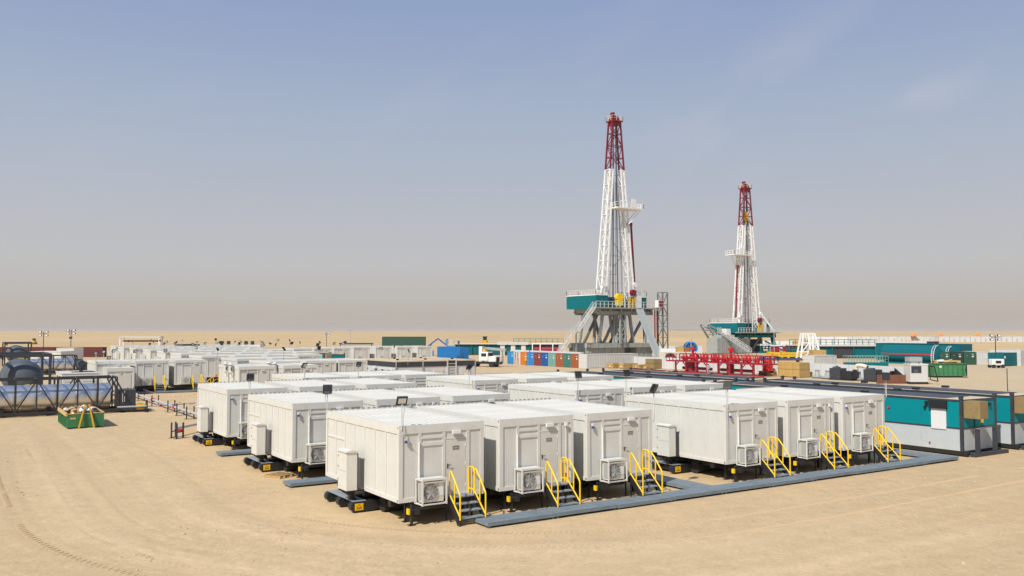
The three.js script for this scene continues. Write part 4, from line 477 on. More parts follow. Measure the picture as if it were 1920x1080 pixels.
// ---------- drilling rigs ----------
function lattice(parent, name, m, bm, lv, corners, bt, ct) { // four chords through levels lv (heights), corners(h) -> 4 points; braces are children of the chords
  const P = lv.map(corners), chord = (q, n, p) => { const c = new MB(); for (let i = 0; i < lv.length - 1; i++) c.bar(P[i][q], P[i + 1][q], ct); return c.build(n, m, p); };
  const o = chord(0, name, parent); for (let q = 1; q < 4; q++) chord(q, 'chord', o);
  for (let i = 0; i < lv.length - 1; i++) for (let q = 0; q < 4; q++) { const r = (q + 1) % 4; bar('strut', bm, o, P[i + 1][q], P[i + 1][r], bt); bar('brace', bm, o, (i + q) % 2 ? P[i][q] : P[i][r], (i + q) % 2 ? P[i + 1][r] : P[i + 1][q], bt * 0.85); }
  return o;
}
function rig(x, z, F, label, o) { // F = height of the drill floor; local +x along the rows, +z towards the cabins
  const t = thing('drilling_rig', label, 'drilling rig', x, 0, z), T = F + 32.9, top = F + 44.8, mx = o.mx;
  const at = (h) => { const k = clamp((h - F) / 32.9); return [lerp(10.6, 4.2, k), lerp(2.0, 1.8, k), lerp(1.5, 0.9, k)]; };
  for (const s of [-1, 1]) { const lv = [F + 0.3]; for (let i = 1; i <= 9; i++) lv.push(F + 0.3 + 32.6 * i / 9); lattice(t, 'mast_leg', 'mastwhite', 'mastwhite', lv, (h) => { const [W, d, w] = at(h), a = s * W / 2, b = s * (W / 2 - w); return [V(mx + a, h, d / 2), V(mx + b, h, d / 2), V(mx + b, h, -d / 2), V(mx + a, h, -d / 2)]; }, 0.13, 0.3); }
  const bk = [6, 12.5, 19, 25.5, 31.8]; bk.forEach((k, i) => { const [W, d, w] = at(F + k), X = W / 2 - w; bar('rear_girt', i < 1 ? 'mastwhite' : 'mastrust', t, V(mx - X, F + k, -d / 2), V(mx + X, F + k, -d / 2), 0.17); if (i) { const [W0, d0, w0] = at(F + bk[i - 1]), X0 = W0 / 2 - w0, f = i % 2 ? 1 : -1; bar('rear_brace', 'mastrust', t, V(mx - f * X0, F + bk[i - 1], -d0 / 2), V(mx + f * X, F + k, -d / 2), 0.14); } });
  { const g = new MB(); g.rail([[mx - 1.4, F + 8.2, -1.2], [mx + 1.2, F + 8.2, -1.2]], 2.2, 0.14, 0.8).box(mx - 1.6, F + 8, -1.6, mx + 1.4, F + 8.15, -0.9); g.build('stabbing_frame', 'mastwhite', t); }
  const cr = (h) => { const k = clamp((h - T) / 11.9), W = lerp(4.2, 2.3, k) / 2, d = lerp(1.8, 1.5, k) / 2; return [V(mx - W, h, d), V(mx + W, h, d), V(mx + W, h, -d), V(mx - W, h, -d)]; };
  lattice(t, 'mast_top_section', 'mastred', 'mastred', [T, T + 2.9, T + 5.8, T + 8.7, T + 11.5], cr, 0.17, 0.32);
  const c = new MB(); c.box(mx - 1.45, top - 0.4, -1.4, mx + 1.45, top - 0.1, 1.4).box(mx - 1.1, top - 1.1, -1.0, mx + 1.1, top - 0.4, 1.0).bar([mx, top - 0.1, -0.7], [mx, top - 0.1, 0.7], 2.4, 2.4, 18).box(mx - 0.9, top + 1.0, -0.5, mx - 0.3, top + 1.9, 0.5); const cb = c.build('crown_block', 'mastred', t);
  const cr2 = new MB(); cr2.rail([[mx - 1.45, top - 0.1, 1.4], [mx + 1.45, top - 0.1, 1.4], [mx + 1.45, top - 0.1, -1.4], [mx - 1.45, top - 0.1, -1.4], [mx - 1.45, top - 0.1, 1.4]], 1.1, 0.08, 1.1); cr2.build('crown_rail', 'mastrust', cb);
  { // racking board
    const h = F + 23.7, s = o.side, p = bx('racking_board', 'mastwhite', t, mx + s * (o.board + 6.2), h - 0.25, -0.6 - o.board * 0.8, mx + s * (o.board - 1.8), h, 3.2 - o.board * 0.8), w = new MB(); const X0 = -4, X1 = 4; w.rail([[X0, 0.13, 1.9], [X1, 0.13, 1.9], [X1, 0.13, -1.9]], 1.15, 0.09, 1.0).rail([[X0, 0.13, 1.9], [X0, 0.13, -1.9]], 1.15, 0.09, 1.0).box(s * 0.2, 0.13, 1.86, s * 1.6, 2.2, 1.92); w.build('guard_rail', 'mastwhite', p); const b = new MB(); b.bar([s * 3.4, -0.1, 0], [s * 0.6, -3.6, -1.0], 0.2).bar([s * 3.4, -0.1, 1.5], [s * 0.4, -3.6, 0.6], 0.2); b.build('bracket', 'mastwhite', p);
  }
  { const s = o.side, [W0] = at(F + 22), [W1] = at(F + 3); bar('standpipe', 'mastred', t, V(mx + s * (W0 / 2 + 1.3), F + 20, 0.6), V(mx + s * (W1 / 2 + 0.5), F + 4.4, 0.6), 0.36); bx('standpipe_head', 'mastred', t, mx + s * (W0 / 2 + 0.1), F + 19.8, 0.3, mx + s * (W0 / 2 + 1.5), F + 20.5, 0.9); }
  for (const [dx, w] of [[-0.75, 0.3], [0.75, 0.28]]) bar('drill_line', 'cable', t, V(mx + dx, F + 1, 0), V(mx + dx * 0.5, top - 1, 0), w, w, true); for (const dx of [-2.1, -0.2, 1.9]) bar('hoist_line', 'cable', t, V(mx + dx, F + 1, 0.3), V(mx + dx * 0.35, F + 30, 0.3), 0.07);
  for (const s of [-1, 1]) { const [W] = at(F + 5.2); bar('raising_leg', 'mastwhite', t, V(mx + s * W / 2, F + 5.6, 1.4), V(mx + s * (W / 2 + 1.4 + o.rake * 1.6), F + 0.2, o.rake * 3.4 + 0.6), 0.34); const e = put('pivot', UC, 'mastwhite', t, mx + s * W / 2, F + 5.6, 1.5); e.scale.set(0.6, 0.3, 0.6); e.rotation.x = Math.PI / 2; }
  // drill floor and houses
  const fl = bx('drill_floor', 'steel', t, -8.7, F - 0.35, -5, 8.7, F, 5); { const b = new MB(); for (let i = 0; i < 6; i++) b.box(-8 + i * 3.1, -1.1, -4.8, -7.6 + i * 3.1, -0.18, 4.8); b.box(-8.4, -1.5, 4.2, 8.2, -0.7, 4.6).box(-8.4, -1.5, -4.6, 8.2, -0.7, -4.2); b.build('floor_beams', o.beam, fl); }
  bx('front_walkway', 'steel', t, -10.2, F - 0.25, 5.001, 8.7, F - 0.02, 6.3); const rl = new MB(); rl.rail([[-10.1, F, 6.2], [8.6, F, 6.2]], 1.3, 0.12, 1.15); rl.build('floor_rail', 'pale', t);
  const house = (n, x0, x1, z0, z1, h, m) => { const H = bx(n, m, t, x0, F - 0.3, z0, x1, F + h, z1); const w = x1 - x0, d = z1 - z0; bx('roof_edge', 'mastwhite', H, -w / 2 - 0.1, (h + 0.3) / 2, -d / 2 - 0.1, w / 2 + 0.1, (h + 0.3) / 2 + 0.2, d / 2 + 0.1); const r = new MB(), y = (h + 0.3) / 2 + 0.2; r.rail([[-w / 2, y, d / 2], [w / 2, y, d / 2], [w / 2, y, -d / 2], [-w / 2, y, -d / 2], [-w / 2, y, d / 2]], 1.1, 0.09, 1.2); r.build('roof_rail', 'pale', H); for (const q of [-0.3, 0.3]) bx('flood_lamp', 'grey', H, w * q - 0.25, y + 1.1, d / 2 - 0.2, w * q + 0.25, y + 1.5, d / 2 + 0.1); for (let i = 1; i < 3; i++) bx('door', 'tealdark', H, -w / 2 + w * 0.55 * (i - 1) + 0.3, -1.4, d / 2 + 0.01, -w / 2 + w * 0.55 * (i - 1) + 1.2, 0.8, d / 2 + 0.06); return H; };
  house('driller_house', -9.2, -5.6, -6.2, 4.95, 2.7, 'teal'); house('tool_house', 5.2, 9.0, -5.5, 1.5, 2.6, 'teal'); bx('back_house', 'teal', t, -2.6, F, -5, 5.1, F + 2.7, -2.5); bx('porch_wall', 'mastwhite', t, 5.3, F, 1.55, 7.2, F + 3, 1.8);
  const dw = new MB(); dw.box(-4.8, F, -4, -2.2, F + 2.4, -1).box(-4.6, F, 0, -3.4, F + 1.6, 1.4).box(3.0, F, 1.5, 4.2, F + 1.9, 2.6); dw.build('drawworks', 'rail', t);
  const tb = new MB(), bz = o.bz; tb.bar([o.bx, o.by - 1.0, bz - 0.5], [o.bx, o.by - 1.0, bz + 0.5], o.br, o.br, 22).box(o.bx - o.br * 0.38, o.by - 2.9, bz - 0.6, o.bx + o.br * 0.38, o.by - 1.0, bz + 0.6).bar([o.bx, o.by - 3.8, bz], [o.bx, o.by - 2.9, bz], 0.6, 0.9, 10); const tbm = tb.build('travelling_block', 'yellow', t); for (const [X, h] of [[1.1, 2.6], [2.1, 2.2], [2.9, 2.5]]) bx('spinner_post', 'cater', t, mx + X, F, 3.4, mx + X + 0.35, F + h, 3.8);
  const wn = new MB(); wn.bar([mx + 4.1, F + 3.7, 1.0], [mx + 4.1, F + 3.7, 2.0], 1.5, 1.5, 14); wn.build('winch', 'mastred', t);
  // substructure
  const sub = o.sub; for (const zz of [3.6, -3.6]) for (const [a, b, w] of sub.legs) bar('substructure_leg', sub.m, t, V(a, sub.y, zz), V(b, F - 0.4, zz), w, 0.6); for (const zz of [3.6, -3.6]) for (const [a, b] of sub.diag) bar('substructure_brace', 'steeldark', t, V(a, sub.y, zz), V(b, F - 1.4, zz), 0.55, 0.45);
  if (sub.col) for (const [X, Z] of sub.col) { lattice(t, 'support_column', sub.m, sub.m, [sub.y, sub.y + (F - 2 - sub.y) * 0.33, sub.y + (F - 2 - sub.y) * 0.66, F - 1.5], (h) => [V(X - 0.75, h, Z + 0.6), V(X + 0.75, h, Z + 0.6), V(X + 0.75, h, Z - 0.6), V(X - 0.75, h, Z - 0.6)], 0.2, 0.36); }
  for (const [x0, x1, y0, y1, z0, z1, m] of sub.boxes) { const b = bx('base_box', m, t, x0, y0, z0, x1, y1, z1); const n = Math.max(2, Math.round((x1 - x0) / 1.8)), r = new MB(); for (let i = 0; i <= n; i++) r.box(-(x1 - x0) / 2 + i * (x1 - x0) / n - 0.07, -(y1 - y0) / 2, (z1 - z0) / 2, -(x1 - x0) / 2 + i * (x1 - x0) / n + 0.07, (y1 - y0) / 2, (z1 - z0) / 2 + 0.08); r.stuff('stiffeners', m, b); }
  return t;
}
function railStair(t, name, a, b, w, m, axis) { // inclined stair between two points, wide along axis
  const A = V(...a), B = V(...b), s = axis.clone().multiplyScalar(w / 2); for (const k of [-1, 1]) bar(name + '_stringer', m, t, A.clone().addScaledVector(s, k), B.clone().addScaledVector(s, k), 0.22, 0.3); const tr = new MB(); const n = Math.round(A.distanceTo(B) / 0.5); for (let i = 1; i < n; i++) { const q = A.clone().lerp(B, i / n); tr.bar(q.clone().add(s), q.clone().sub(s), 0.3, 0.06); } tr.build('treads', m, t);
  const r = new MB(); for (const k of [-1, 1]) { const P = A.clone().addScaledVector(s, k), Q = B.clone().addScaledVector(s, k); r.rail([P.toArray(), Q.toArray()], 1.2, 0.09, 1.6); } r.build('stair_rail', 'pale', t);
}
const rig1 = rig(117.9, -130.8, 12.2, 'tall drilling rig with red and white mast, its racking board on the blind-tower side', { mx: 0.6, side: 1, board: 0, rake: 0, beam: 'steel', bx: -0.9, by: 15.6, bz: 3.1, br: 1.9,
  sub: { m: 'steel', y: 4.0, legs: [[-7.4, -6.0, 0.6], [-3.0, -2.8, 0.5], [2.9, 1.6, 0.55], [6.6, 6.2, 0.6]], diag: [[-6.0, -2.0], [1.8, 6.6], [-1.0, -3.2]], col: [[-1.6, 4.6], [5.2, -3.4]], boxes: [[-10.5, 8.0, 3.0, 4.0, 2.4, 4.8, 'steel'], [-9.8, -0.4, 0.3, 3.0, 1.8, 4.2, 'steel'], [3.4, 8.2, 0.3, 3.0, 1.8, 4.2, 'steel'], [-10.5, 8, 2.9, 4.0, -4.8, -2.6, 'steeldark'], [-9.8, 8, 0.3, 2.9, -4.4, -2.4, 'steeldark'], [-0.4, 3.4, 0.3, 3.2, -2.3, 1.7, 'steeldark']] } });
{ const t = rig1; railStair(t, 'lower_stair', [-20.9, 0.4, 5.7], [-15.8, 6.6, 5.7], 1.0, 'mastrust', V(0, 0, 1)); railStair(t, 'upper_stair', [-15.0, 6.6, 5.7], [-10.2, F1(), 5.7], 1.0, 'pale', V(0, 0, 1)); bx('stair_landing', 'steel', t, -16.0, 6.4, 5.0, -14.8, 6.6, 6.3); bar('landing_post', 'steel', t, V(-15.4, 0, 5.7), V(-15.4, 6.4, 5.7), 0.2);
  function F1() { return 12.2; }
  const s = new MB(); s.bar([2.6, 11.8, 6.3], [2.6, 0.6, 12.8], 1.7, 0.18).bar([1.73, 11.9, 6.2], [1.73, 0.8, 12.7], 0.16, 0.5).bar([3.47, 11.9, 6.2], [3.47, 0.8, 12.7], 0.16, 0.5); s.build('pipe_slide', 'slide', t);
  const lv = [0, 2.6, 5.2, 7.8, 10.4, 13, 15.9]; lattice(t, 'lift_tower', 'steeldark', 'steeldark', lv, (h) => [V(9.4, h, 6.6), V(11.0, h, 6.6), V(11.0, h, 5.0), V(9.4, h, 5.0)], 0.14, 0.26);
  for (const X of [7.9, 8.6]) bar('red_riser', 'mastred', t, V(X, 1.5, 5.6), V(X, 11.7, 5.6), 0.3, 0.3, true); bx('hose_basket', 'mastwhite', t, 7.4, 12.3, 6.31, 9.1, 14.0, 7.3); for (const X of [7.7, 8.4]) for (const Y of [11.8, 12.6]) bx('red_valve', 'mastred', t, X, Y + 0.7, 7.301, X + 0.45, Y + 1.3, 7.5); }
const rig2 = rig(192.5, -157.5, 6.4, 'farther drilling rig with a lower teal floor and a yellow block high in its mast', { mx: 0.4, side: -1, board: 1.2, rake: 1, beam: 'teal', bx: 0.4, by: 6.4 + 37.5, bz: 0, br: 1.7,
  sub: { m: 'steeldark', y: 0.4, legs: [[-3.2, -2.4, 0.5], [3.0, 2.2, 0.5]], diag: [[-2.0, 2.0]], boxes: [[-17.0, -3.4, 0.2, 4.6, 0, 4.4, 'steel'], [-15, -9.5, 4.601, 5.6, 0.4, 4, 'steel'], [-2.2, 4.5, 0.4, 4.2, -4.5, 2.4, 'rail'], [0.6, 8.6, 2.3, 2.8, 3.2, 5.4, 'mastwhite'], [0.6, 8.6, 0.1, 0.5, 3.2, 5.4, 'teal']] } });
{ const t = rig2; railStair(t, 'floor_stair', [-11.6, 0.5, 12.0], [-14.4, 6.6, 2.5], 0.8, 'slide', V(1, 0, 0.3).normalize()); for (const X of [0.8, 4.4, 8.2]) bar('teal_post', 'teal', t, V(X, 0.4, 5.0), V(X, 2.3, 5.0), 0.35); bar('teal_ramp', 'teal', t, V(9.4, 5.9, 2), V(2.4, 0.6, 9), 1.4, 0.3); bar('blue_stay', 'navy', t, V(8.5, 3.6, 0), V(15, 0.8, 1), 0.4);
  const a = new MB(); a.bar([-17.5, 8.6, -2], [-12.5, 2.6, -2], 0.4).bar([-17.5, 8.6, 1], [-12.5, 2.6, 1], 0.4).bar([-17.5, 8.6, -2], [-9.5, 6.0, -2], 0.4).bar([-17.5, 8.6, 1], [-9.5, 6.0, 1], 0.4); for (let i = 0; i < 5; i++) { a.bar([-17 + i, 8.0 - i * 1.2, -2], [-17 + i, 8.0 - i * 1.2, 1], 0.25).bar([-17 + i * 1.6, 8.4 - i * 0.5, -2], [-16 + i * 1.2, 6.9 - i * 1.1, 1], 0.2); } a.build('pipe_handler_arm', 'steel', t); bx('operator_cab', 'mastwhite', t, -12.2, 5.4, 1.6, -10.4, 7.4, 3.4); }

// ---------- yard beyond the cabins ----------
{ const t = thing('panel_fence', 'white corrugated panel fence in front of the rigs', 'fence', 94.8, 0, -98.2); const n = 24; for (let i = 0; i < n; i++) { bx('panel', 'fence', t, -0.03 + 0.02 * (i % 2), 0.05, i * 2.4 + 0.03, 0.03 + 0.02 * (i % 2), 2.05, i * 2.4 + 2.37); bx('post', 'pale', t, 0.06, 0, i * 2.4 - 0.05, 0.16, 2.05, i * 2.4 + 0.05); } }
{ const t = thing('valve_rack', 'red steel rack carrying a row of red blowout valves', 'valve rack', 88.2, 0, -80.5), L = 20.5; bx('deck', 'redrack', t, 0, 1.75, -0.5, 3.2, 1.95, L); const r = new MB(); r.rail([[0, 1.95, -0.5], [0, 1.95, L], [3.2, 1.95, L]], 1.1, 0.09, 0.8).rail([[3.2, 1.95, -0.5], [3.2, 1.95, L]], 1.1, 0.09, 0.8); r.build('guard_rail', 'redrack', t);
  for (let i = 0; i < 8; i++) for (const X of [0.2, 2.8]) bar('leg', 'redrack', t, V(X, 0, 1.6 + i * 2.4), V(X, 1.75, 1.6 + i * 2.4), 0.24); for (let i = 0; i < 8; i++) bar('knee_brace', 'redrack', t, V(0.2, 1.1, 1.6 + i * 2.4), V(0.2, 1.74, 1.6 + i * 2.4 + (i % 2 ? -0.7 : 0.7)), 0.14);
  const vg = (() => { const b = new MB(); b.bar([0, 0, 0], [0, 0.75, 0], 0.7, 0.75, 12).bar([0, 0.75, 0], [0, 1.15, 0], 0.2, 0.6, 10).bar([0, 1.15, 0], [0, 1.4, 0], 0.16, 0.16, 8).bar([-0.6, 0.4, 0], [0.6, 0.4, 0], 0.36, 0.36, 10); return b.geo(); })();
  for (let i = 0; i < 14; i++) put('gate_valve', vg, 'redpaint', t, 1.2 + 0.5 * (i % 2), 1.95, 3.0 + i * 1.13); for (const Z of [4.2, 12.6]) { const b = new MB(); b.bar([1.6, 2.2, Z], [1.6, 4.1, Z], 0.4, 0.5, 10).bar([1.6, 3.7, Z], [1.6, 4.2, Z], 0.9, 0.9, 12).bar([1.6, 2.4, Z], [1.6, 2.4, Z - 2.6], 0.5, 0.5, 10); b.build('tall_valve', 'redpaint', t); }
  for (const Z of [4, 12.5]) { const b = new MB(); b.bar([1.5, 0.7, Z - 2], [1.5, 0.7, Z + 4.5], 0.5, 0.5, 10).bar([1.5, 0.2, Z], [1.5, 1.7, Z], 1.2, 1.2, 12); b.build('lower_manifold', 'redrack', t); } bx('floor_skid', 'redrack', t, -0.1, 0, 0, 0.1, 0.18, L); }
{ const t = thing('red_tarpaulin', 'crumpled red sheeting lying by the crates', 'tarpaulin', 88.4, 0, -91.5); const g = new THREE.PlaneGeometry(1.6, 9.5, 12, 50).rotateX(-Math.PI / 2), p = g.attributes.position; for (let i = 0; i < p.count; i++) p.setY(i, 0.08 + 0.3 * Math.abs(fbm(p.getX(i) * 1.7, p.getZ(i) * 0.9, 3, 3)) * 2 * (1 - Math.abs(p.getX(i)) / 0.85)); g.computeVertexNormals(); put('sheet', boxUV(g), 'mastred', t, 0.8, 0, 4.7); }
const crateAt = (x, z, w, h, d, m, label, group, turn = 0) => { const t = thing('wooden_crate', label, 'crate', x, 0, z, turn, group); bx('box', m, t, 0, 0.1, -d, w, h, 0); for (let i = 0; i < Math.max(3, Math.round(d / 0.9)); i++) { const n = Math.max(3, Math.round(d / 0.9)); bx('batten', m, t, -0.03, 0.1, -d * i / (n - 1) * 0.94 - 0.1, -0.001, h, -d * i / (n - 1) * 0.94); } bx('batten', m, t, -0.06, h * 0.55, -d - 0.01, -0.031, h * 0.55 + 0.1, 0.01); bx('batten', m, t, 0, h * 0.55, 0.001, w, h * 0.55 + 0.1, 0.03); for (const Z of [-d + 0.1, -0.3]) bx('bearer', 'wood', t, 0, 0, Z, w, 0.099, Z + 0.2); return t; };
crateAt(91.2, -55.9, 2.3, 2.2, 4.0, 'crate', 'big yellow plank crate next to the red drum'); crateAt(92.9, -89.2, 2.2, 1.75, 2.3, 'ply', 'plain brown plywood crate against the white fence');
[[88.6, -97.2, 1.5, 1.0, 1.4], [88.2, -95.0, 1.7, 0.95, 1.8], [88.8, -92.8, 1.6, 1.0, 1.3], [90.6, -96.2, 1.6, 0.8, 1.5], [91.4, -94, 1.8, 0.9, 1.4], [91.8, -91.9, 2.2, 0.7, 2.0], [92.4, -90.6, 1.3, 0.5, 0.9]].forEach(([x, z, w, h, d]) => { const c = crateAt(x, z, w, h, d, 'crate', 'small yellow crate by the long white container', 'small crates by the white container'); bx('shipping_label', 'plastic', c, -0.034, h * 0.3, -d * 0.5 - 0.2, -0.0305, h * 0.6, -d * 0.5 + 0.2); });
{ const t = thing('red_drum', 'bright red drum standing on a yellow timber cradle', 'drum', 93, 0, -63.4); const b = new MB(); b.bar([0, 0.7, 0], [0, 2.2, 0], 1.5, 1.6, 24).bar([0, 1.35, 0], [0, 1.5, 0], 1.72, 1.72, 24).bar([0, 2.2, 0], [0, 2.4, 0], 1.1, 1.3, 20); b.build('drum_body', 'redtank', t); for (const Z of [-0.8, 0.5]) bx('bearer', 'crate', t, -1.2, 0, Z, 1.2, 0.35, Z + 0.3); for (const X of [-1, 0.7]) bx('cross_bearer', 'crate', t, X, 0.351, -0.9, X + 0.3, 0.69, 0.9); }
[[93.0, -54.2, 0.55], [92.6, -52.0, 0.75], [92.8, -47.3, 0.7]].forEach(([x, z, r], i) => { const t = thing('pipe_bell', ['small grey bell casting by the fence, nearest the big plank crate', 'wide grey bell casting by the fence beside the black engine', 'grey bell casting by the fence between the two black engines'][i], 'casting', x, 0, z, 0, 'pale castings by the fence'); const g = new THREE.LatheGeometry([[0, 1.15], [r * 0.5, 1.15], [r * 0.7, 0.42], [r * 1.4, 0.3], [r * 1.5, 0.15], [r * 1.2, 0.0], [0, 0]].map(([a, b]) => new THREE.Vector2(a, b)), 24); put('bell', g, 'steel', t); put('rim', new THREE.TorusGeometry(r * 0.56, 0.06, 6, 20).rotateX(Math.PI / 2), 'steel', t, 0, 1.15, 0); });
[[91.0, -50.6, 3.6], [91.4, -45.4, 3.8]].forEach(([x, z, L], i) => { const t = thing('engine_unit', i ? 'black engine unit with a beige pipe elbow on top' : 'black engine unit beside the pale castings', 'engine', x, 0, z); bx('radiator', 'rail', t, 0, 0.15, 0, 1.4, 1.65, L * 0.5); bx('engine_block', 'black', t, 0.1, 0.2, L * 0.5 + 0.01, 1.3, 1.3, L); bx('fan_shroud', 'black', t, 0.2, 0.3, L + 0.01, 1.2, 1.55, L + 0.25); bx('top_tank', 'slategrey', t, 0.3, 1.651, 0.3, 0.9, 1.85, 1.2); bx('skid', 'black', t, -0.1, 0, -0.1, 1.5, 0.149, L + 0.3); const e = new MB(); if (i) e.tube([[0.6, 1.4, -1.6], [0.6, 2.0, -1.5], [0.6, 2.1, -0.6], [0.6, 1.9, 0.2]], 0.28, 20, 10); else e.bar([0.6, 1.65, 0.8], [0.6, 2.0, 0.8], 0.3, 0.3, 10); e.build('exhaust_elbow', i ? 'mastrust' : 'rail', t); });
{ const t = thing('black_wedge_plate', 'black triangular steel bracket behind the white cab', 'bracket', 92.5, 0, -41.5); const s = new THREE.Shape([[0, 0], [2.6, 0], [0.2, 1.9]].map(([a, b]) => new THREE.Vector2(a, b))); const g = new THREE.ExtrudeGeometry(s, { depth: 0.3, bevelEnabled: false }); g.rotateY(-Math.PI / 2); put('plate', boxUV(g.toNonIndexed()), 'black', t); bx('foot', 'black', t, -0.6, 0, -0.2, 0.3, 0.12, 2.8); }
{ const t = thing('rust_plate', 'low rust-brown steel panel in front of the white cab', 'panel', 88.5, 0, -41.4, TURN); bx('panel', 'brown', t, 0, 0.1, 0, 4.2, 1.15, 0.12); bx('foot', 'brown', t, 0, 0, -0.3, 4.2, 0.099, 0.4); }
{ const t = thing('machine_cab', 'white machine cab with a dark window and an open door frame', 'cab', 90.9, 0, -38.2, TURN); bx('shell', 'contwhite', t, 0, 0.3, -1.8, 2.3, 2.5, 0); const w = bx('window', 'glassdark', t, 0.15, 1.45, 0.001, 1.45, 2.35, 0.03); bx('seat', 'slategrey', w, -0.3, -0.4, 0.016, 0.2, 0.0, 0.02); bx('roof', 'plastic', t, -0.05, 2.501, -1.85, 2.35, 2.62, 0.05); bx('base', 'black', t, 0, 0, -1.8, 2.3, 0.299, 0); const d = new MB(); d.bar([2.5, 0.6, 0.2], [2.45, 2.35, 0.1], 0.1).bar([3.3, 0.4, 0.6], [2.9, 2.3, 0.5], 0.1).bar([2.5, 0.6, 0.2], [3.3, 0.4, 0.6], 0.1).bar([2.45, 2.35, 0.1], [2.9, 2.3, 0.5], 0.1); d.build('door_frame', 'black', t); const r = new MB(); r.rail([[0, 2.62, -1.7], [0, 2.62, 0], [2.3, 2.62, 0]], 0.25, 0.07, 1.0, false); r.build('roof_rack', 'black', t); bx('side_window', 'mastrust', t, 2.301, 1.3, -1.5, 2.31, 2.3, -0.3); }
{ // loaded skip by the containers
  const t = thing('loaded_skip', 'large ribbed green skip loaded with timber in the open yard', 'skip', 108.3, 0, -45.6, TURN), L = 4.7, H = 2.1; const s = new THREE.Shape([[0, 0.25], [L - 0.2, 0.25], [L + 0.2, H], [-0.1, H]].map(([a, b]) => new THREE.Vector2(a, b))); const g = new THREE.ExtrudeGeometry(s, { depth: 2.2, bevelEnabled: false }); g.translate(0, 0, -2.2); put('body', boxUV(g.toNonIndexed()), 'greenrib', t); for (let i = 0; i < 7; i++) bx('rib', 'green', t, i * 0.7, 0.2, 0.001, i * 0.7 + 0.12, H - 0.12, 0.1); bx('rim', 'green', t, -0.12, H - 0.119, 0.001, L + 0.2, H + 0.03, 0.13); bx('end_plate', 'contdarker', t, L + 0.2, 0.2, -2.2, L + 0.26, H, 0); bar('tail_prop', 'greenrib', t, V(L - 0.2, 0.0, 0.5), V(L - 0.35, 1.7, 0.15), 0.16); bx('runner', 'black', t, 0.1, 0, -2.0, L - 0.3, 0.249, -0.2); bx('stencil', 'plastic', t, 0.85, 1.45, 0.002, 1.2, 1.75, 0.02); bx('yellow_bar', 'cater', t, L + 0.3, 0.2, -1.2, L + 0.42, 2.0, -1.0); seed = 21; for (let i = 0; i < 12; i++) { const b = bx('timber', i % 4 ? 'timber' : 'plastic', t, 0.3 + rnd() * 2.8, H + 0.02 + rnd() * 0.3, -1.9 + rnd() * 1.4, 1.0 + rnd() * 3.5, H + 0.15 + rnd() * 0.3, -1.5 + rnd() * 1.2); b.rotation.z = rnd() * 0.5 - 0.25; } }
{ const t = thing('grey_bin', 'pale grey metal bin standing behind the loaded green skip', 'bin', 105.8, 0, -47.8, TURN); bx('body', 'slide', t, 0, 1.2, -1.5, 1.9, 3.0, 0); bx('base', 'greenrib', t, -0.05, 0, -1.5, 1.95, 1.199, 0.05); }
// light masts
function lightMast(x, z, H, label, trailer, group) { const t = thing('light_mast', label, 'light mast', x, 0, z, TURN, group); bar('mast', 'rail', t, V(0, trailer ? 1.2 : 0, 0), V(0, H, 0), 0.12); bar('cross_arm', 'rail', t, V(-0.75, H - 0.35, 0), V(0.75, H - 0.35, 0), 0.08); for (const X of [-0.7, 0.7]) for (const Y of [0, -0.75]) { const l = bx('lamp', 'blacksteel', t, X - 0.3, H - 0.2 + Y, -0.1, X + 0.3, H + 0.2 + Y, 0.18); bx('lens', 'lens', l, -0.22, -0.14, 0.141, 0.22, 0.14, 0.15); }
  if (trailer) { const b = put('generator_body', new RoundedBoxGeometry(2.3, 1.2, 1.4, 2, 0.18), 'plastic', t, 0.1, 1.05, 0); bx('vent', 'black', b, -0.5, -0.2, 0.7, 0.5, 0.3, 0.712); for (const X of [-0.8, 0.9]) for (const Z of [-0.7, 0.7]) { const w = put('wheel', UC, 'rubber', t, X, 0.33, Z); w.scale.set(0.33, 0.22, 0.33); w.rotation.x = Math.PI / 2; } bx('drawbar', 'black', t, 1.2, 0.35, -0.1, 2.8, 0.45, 0.1); } return t; }
lightMast(149.4, -58.4, 6.0, 'mobile light mast on a white trailer in front of the teal box', true);
lightMast(3.5, -186.5, 6.6, 'four-lamp light mast behind the white containers by the maroon line', false); lightMast(80.9, -219.9, 6.2, 'thin light mast standing alone beyond the back rows', false);
{ const t = lightMast(9.7, -194.4, 7.0, 'light mast with stacked lamps on a white box', false); bx('lamp', 'blacksteel', t, -0.3, 5, 0, 0.3, 5.5, 0.3); }
{ const t = thing('thin_mast', 'slender grey pole with a small crossbar near the green containers', 'pole', 78.6, 0, -196, 0); bar('pole', 'grey', t, V(0, 0, 0), V(0, 7.0, 0), 0.12); bar('cross_arm', 'grey', t, V(-1, 6.9, 0), V(1, 6.9, 0), 0.1); }
for (const [px, pz, h, lab] of [[124.5, -112, 5.2, 'tall plain lamp post in front of the rig with the pipe slide'], [163.5, -122, 6.8, 'plain lamp post in front of the farther rig']]) { const t = thing('lamp_post', lab, 'lamp post', px, 0, pz); bar('post', 'slide', t, V(0, 0, 0), V(0, h, 0), 0.22, 0.22, true); bx('lamp', 'pale', t, -0.1, h, -0.1, 0.6, h + 0.18, 0.3); }
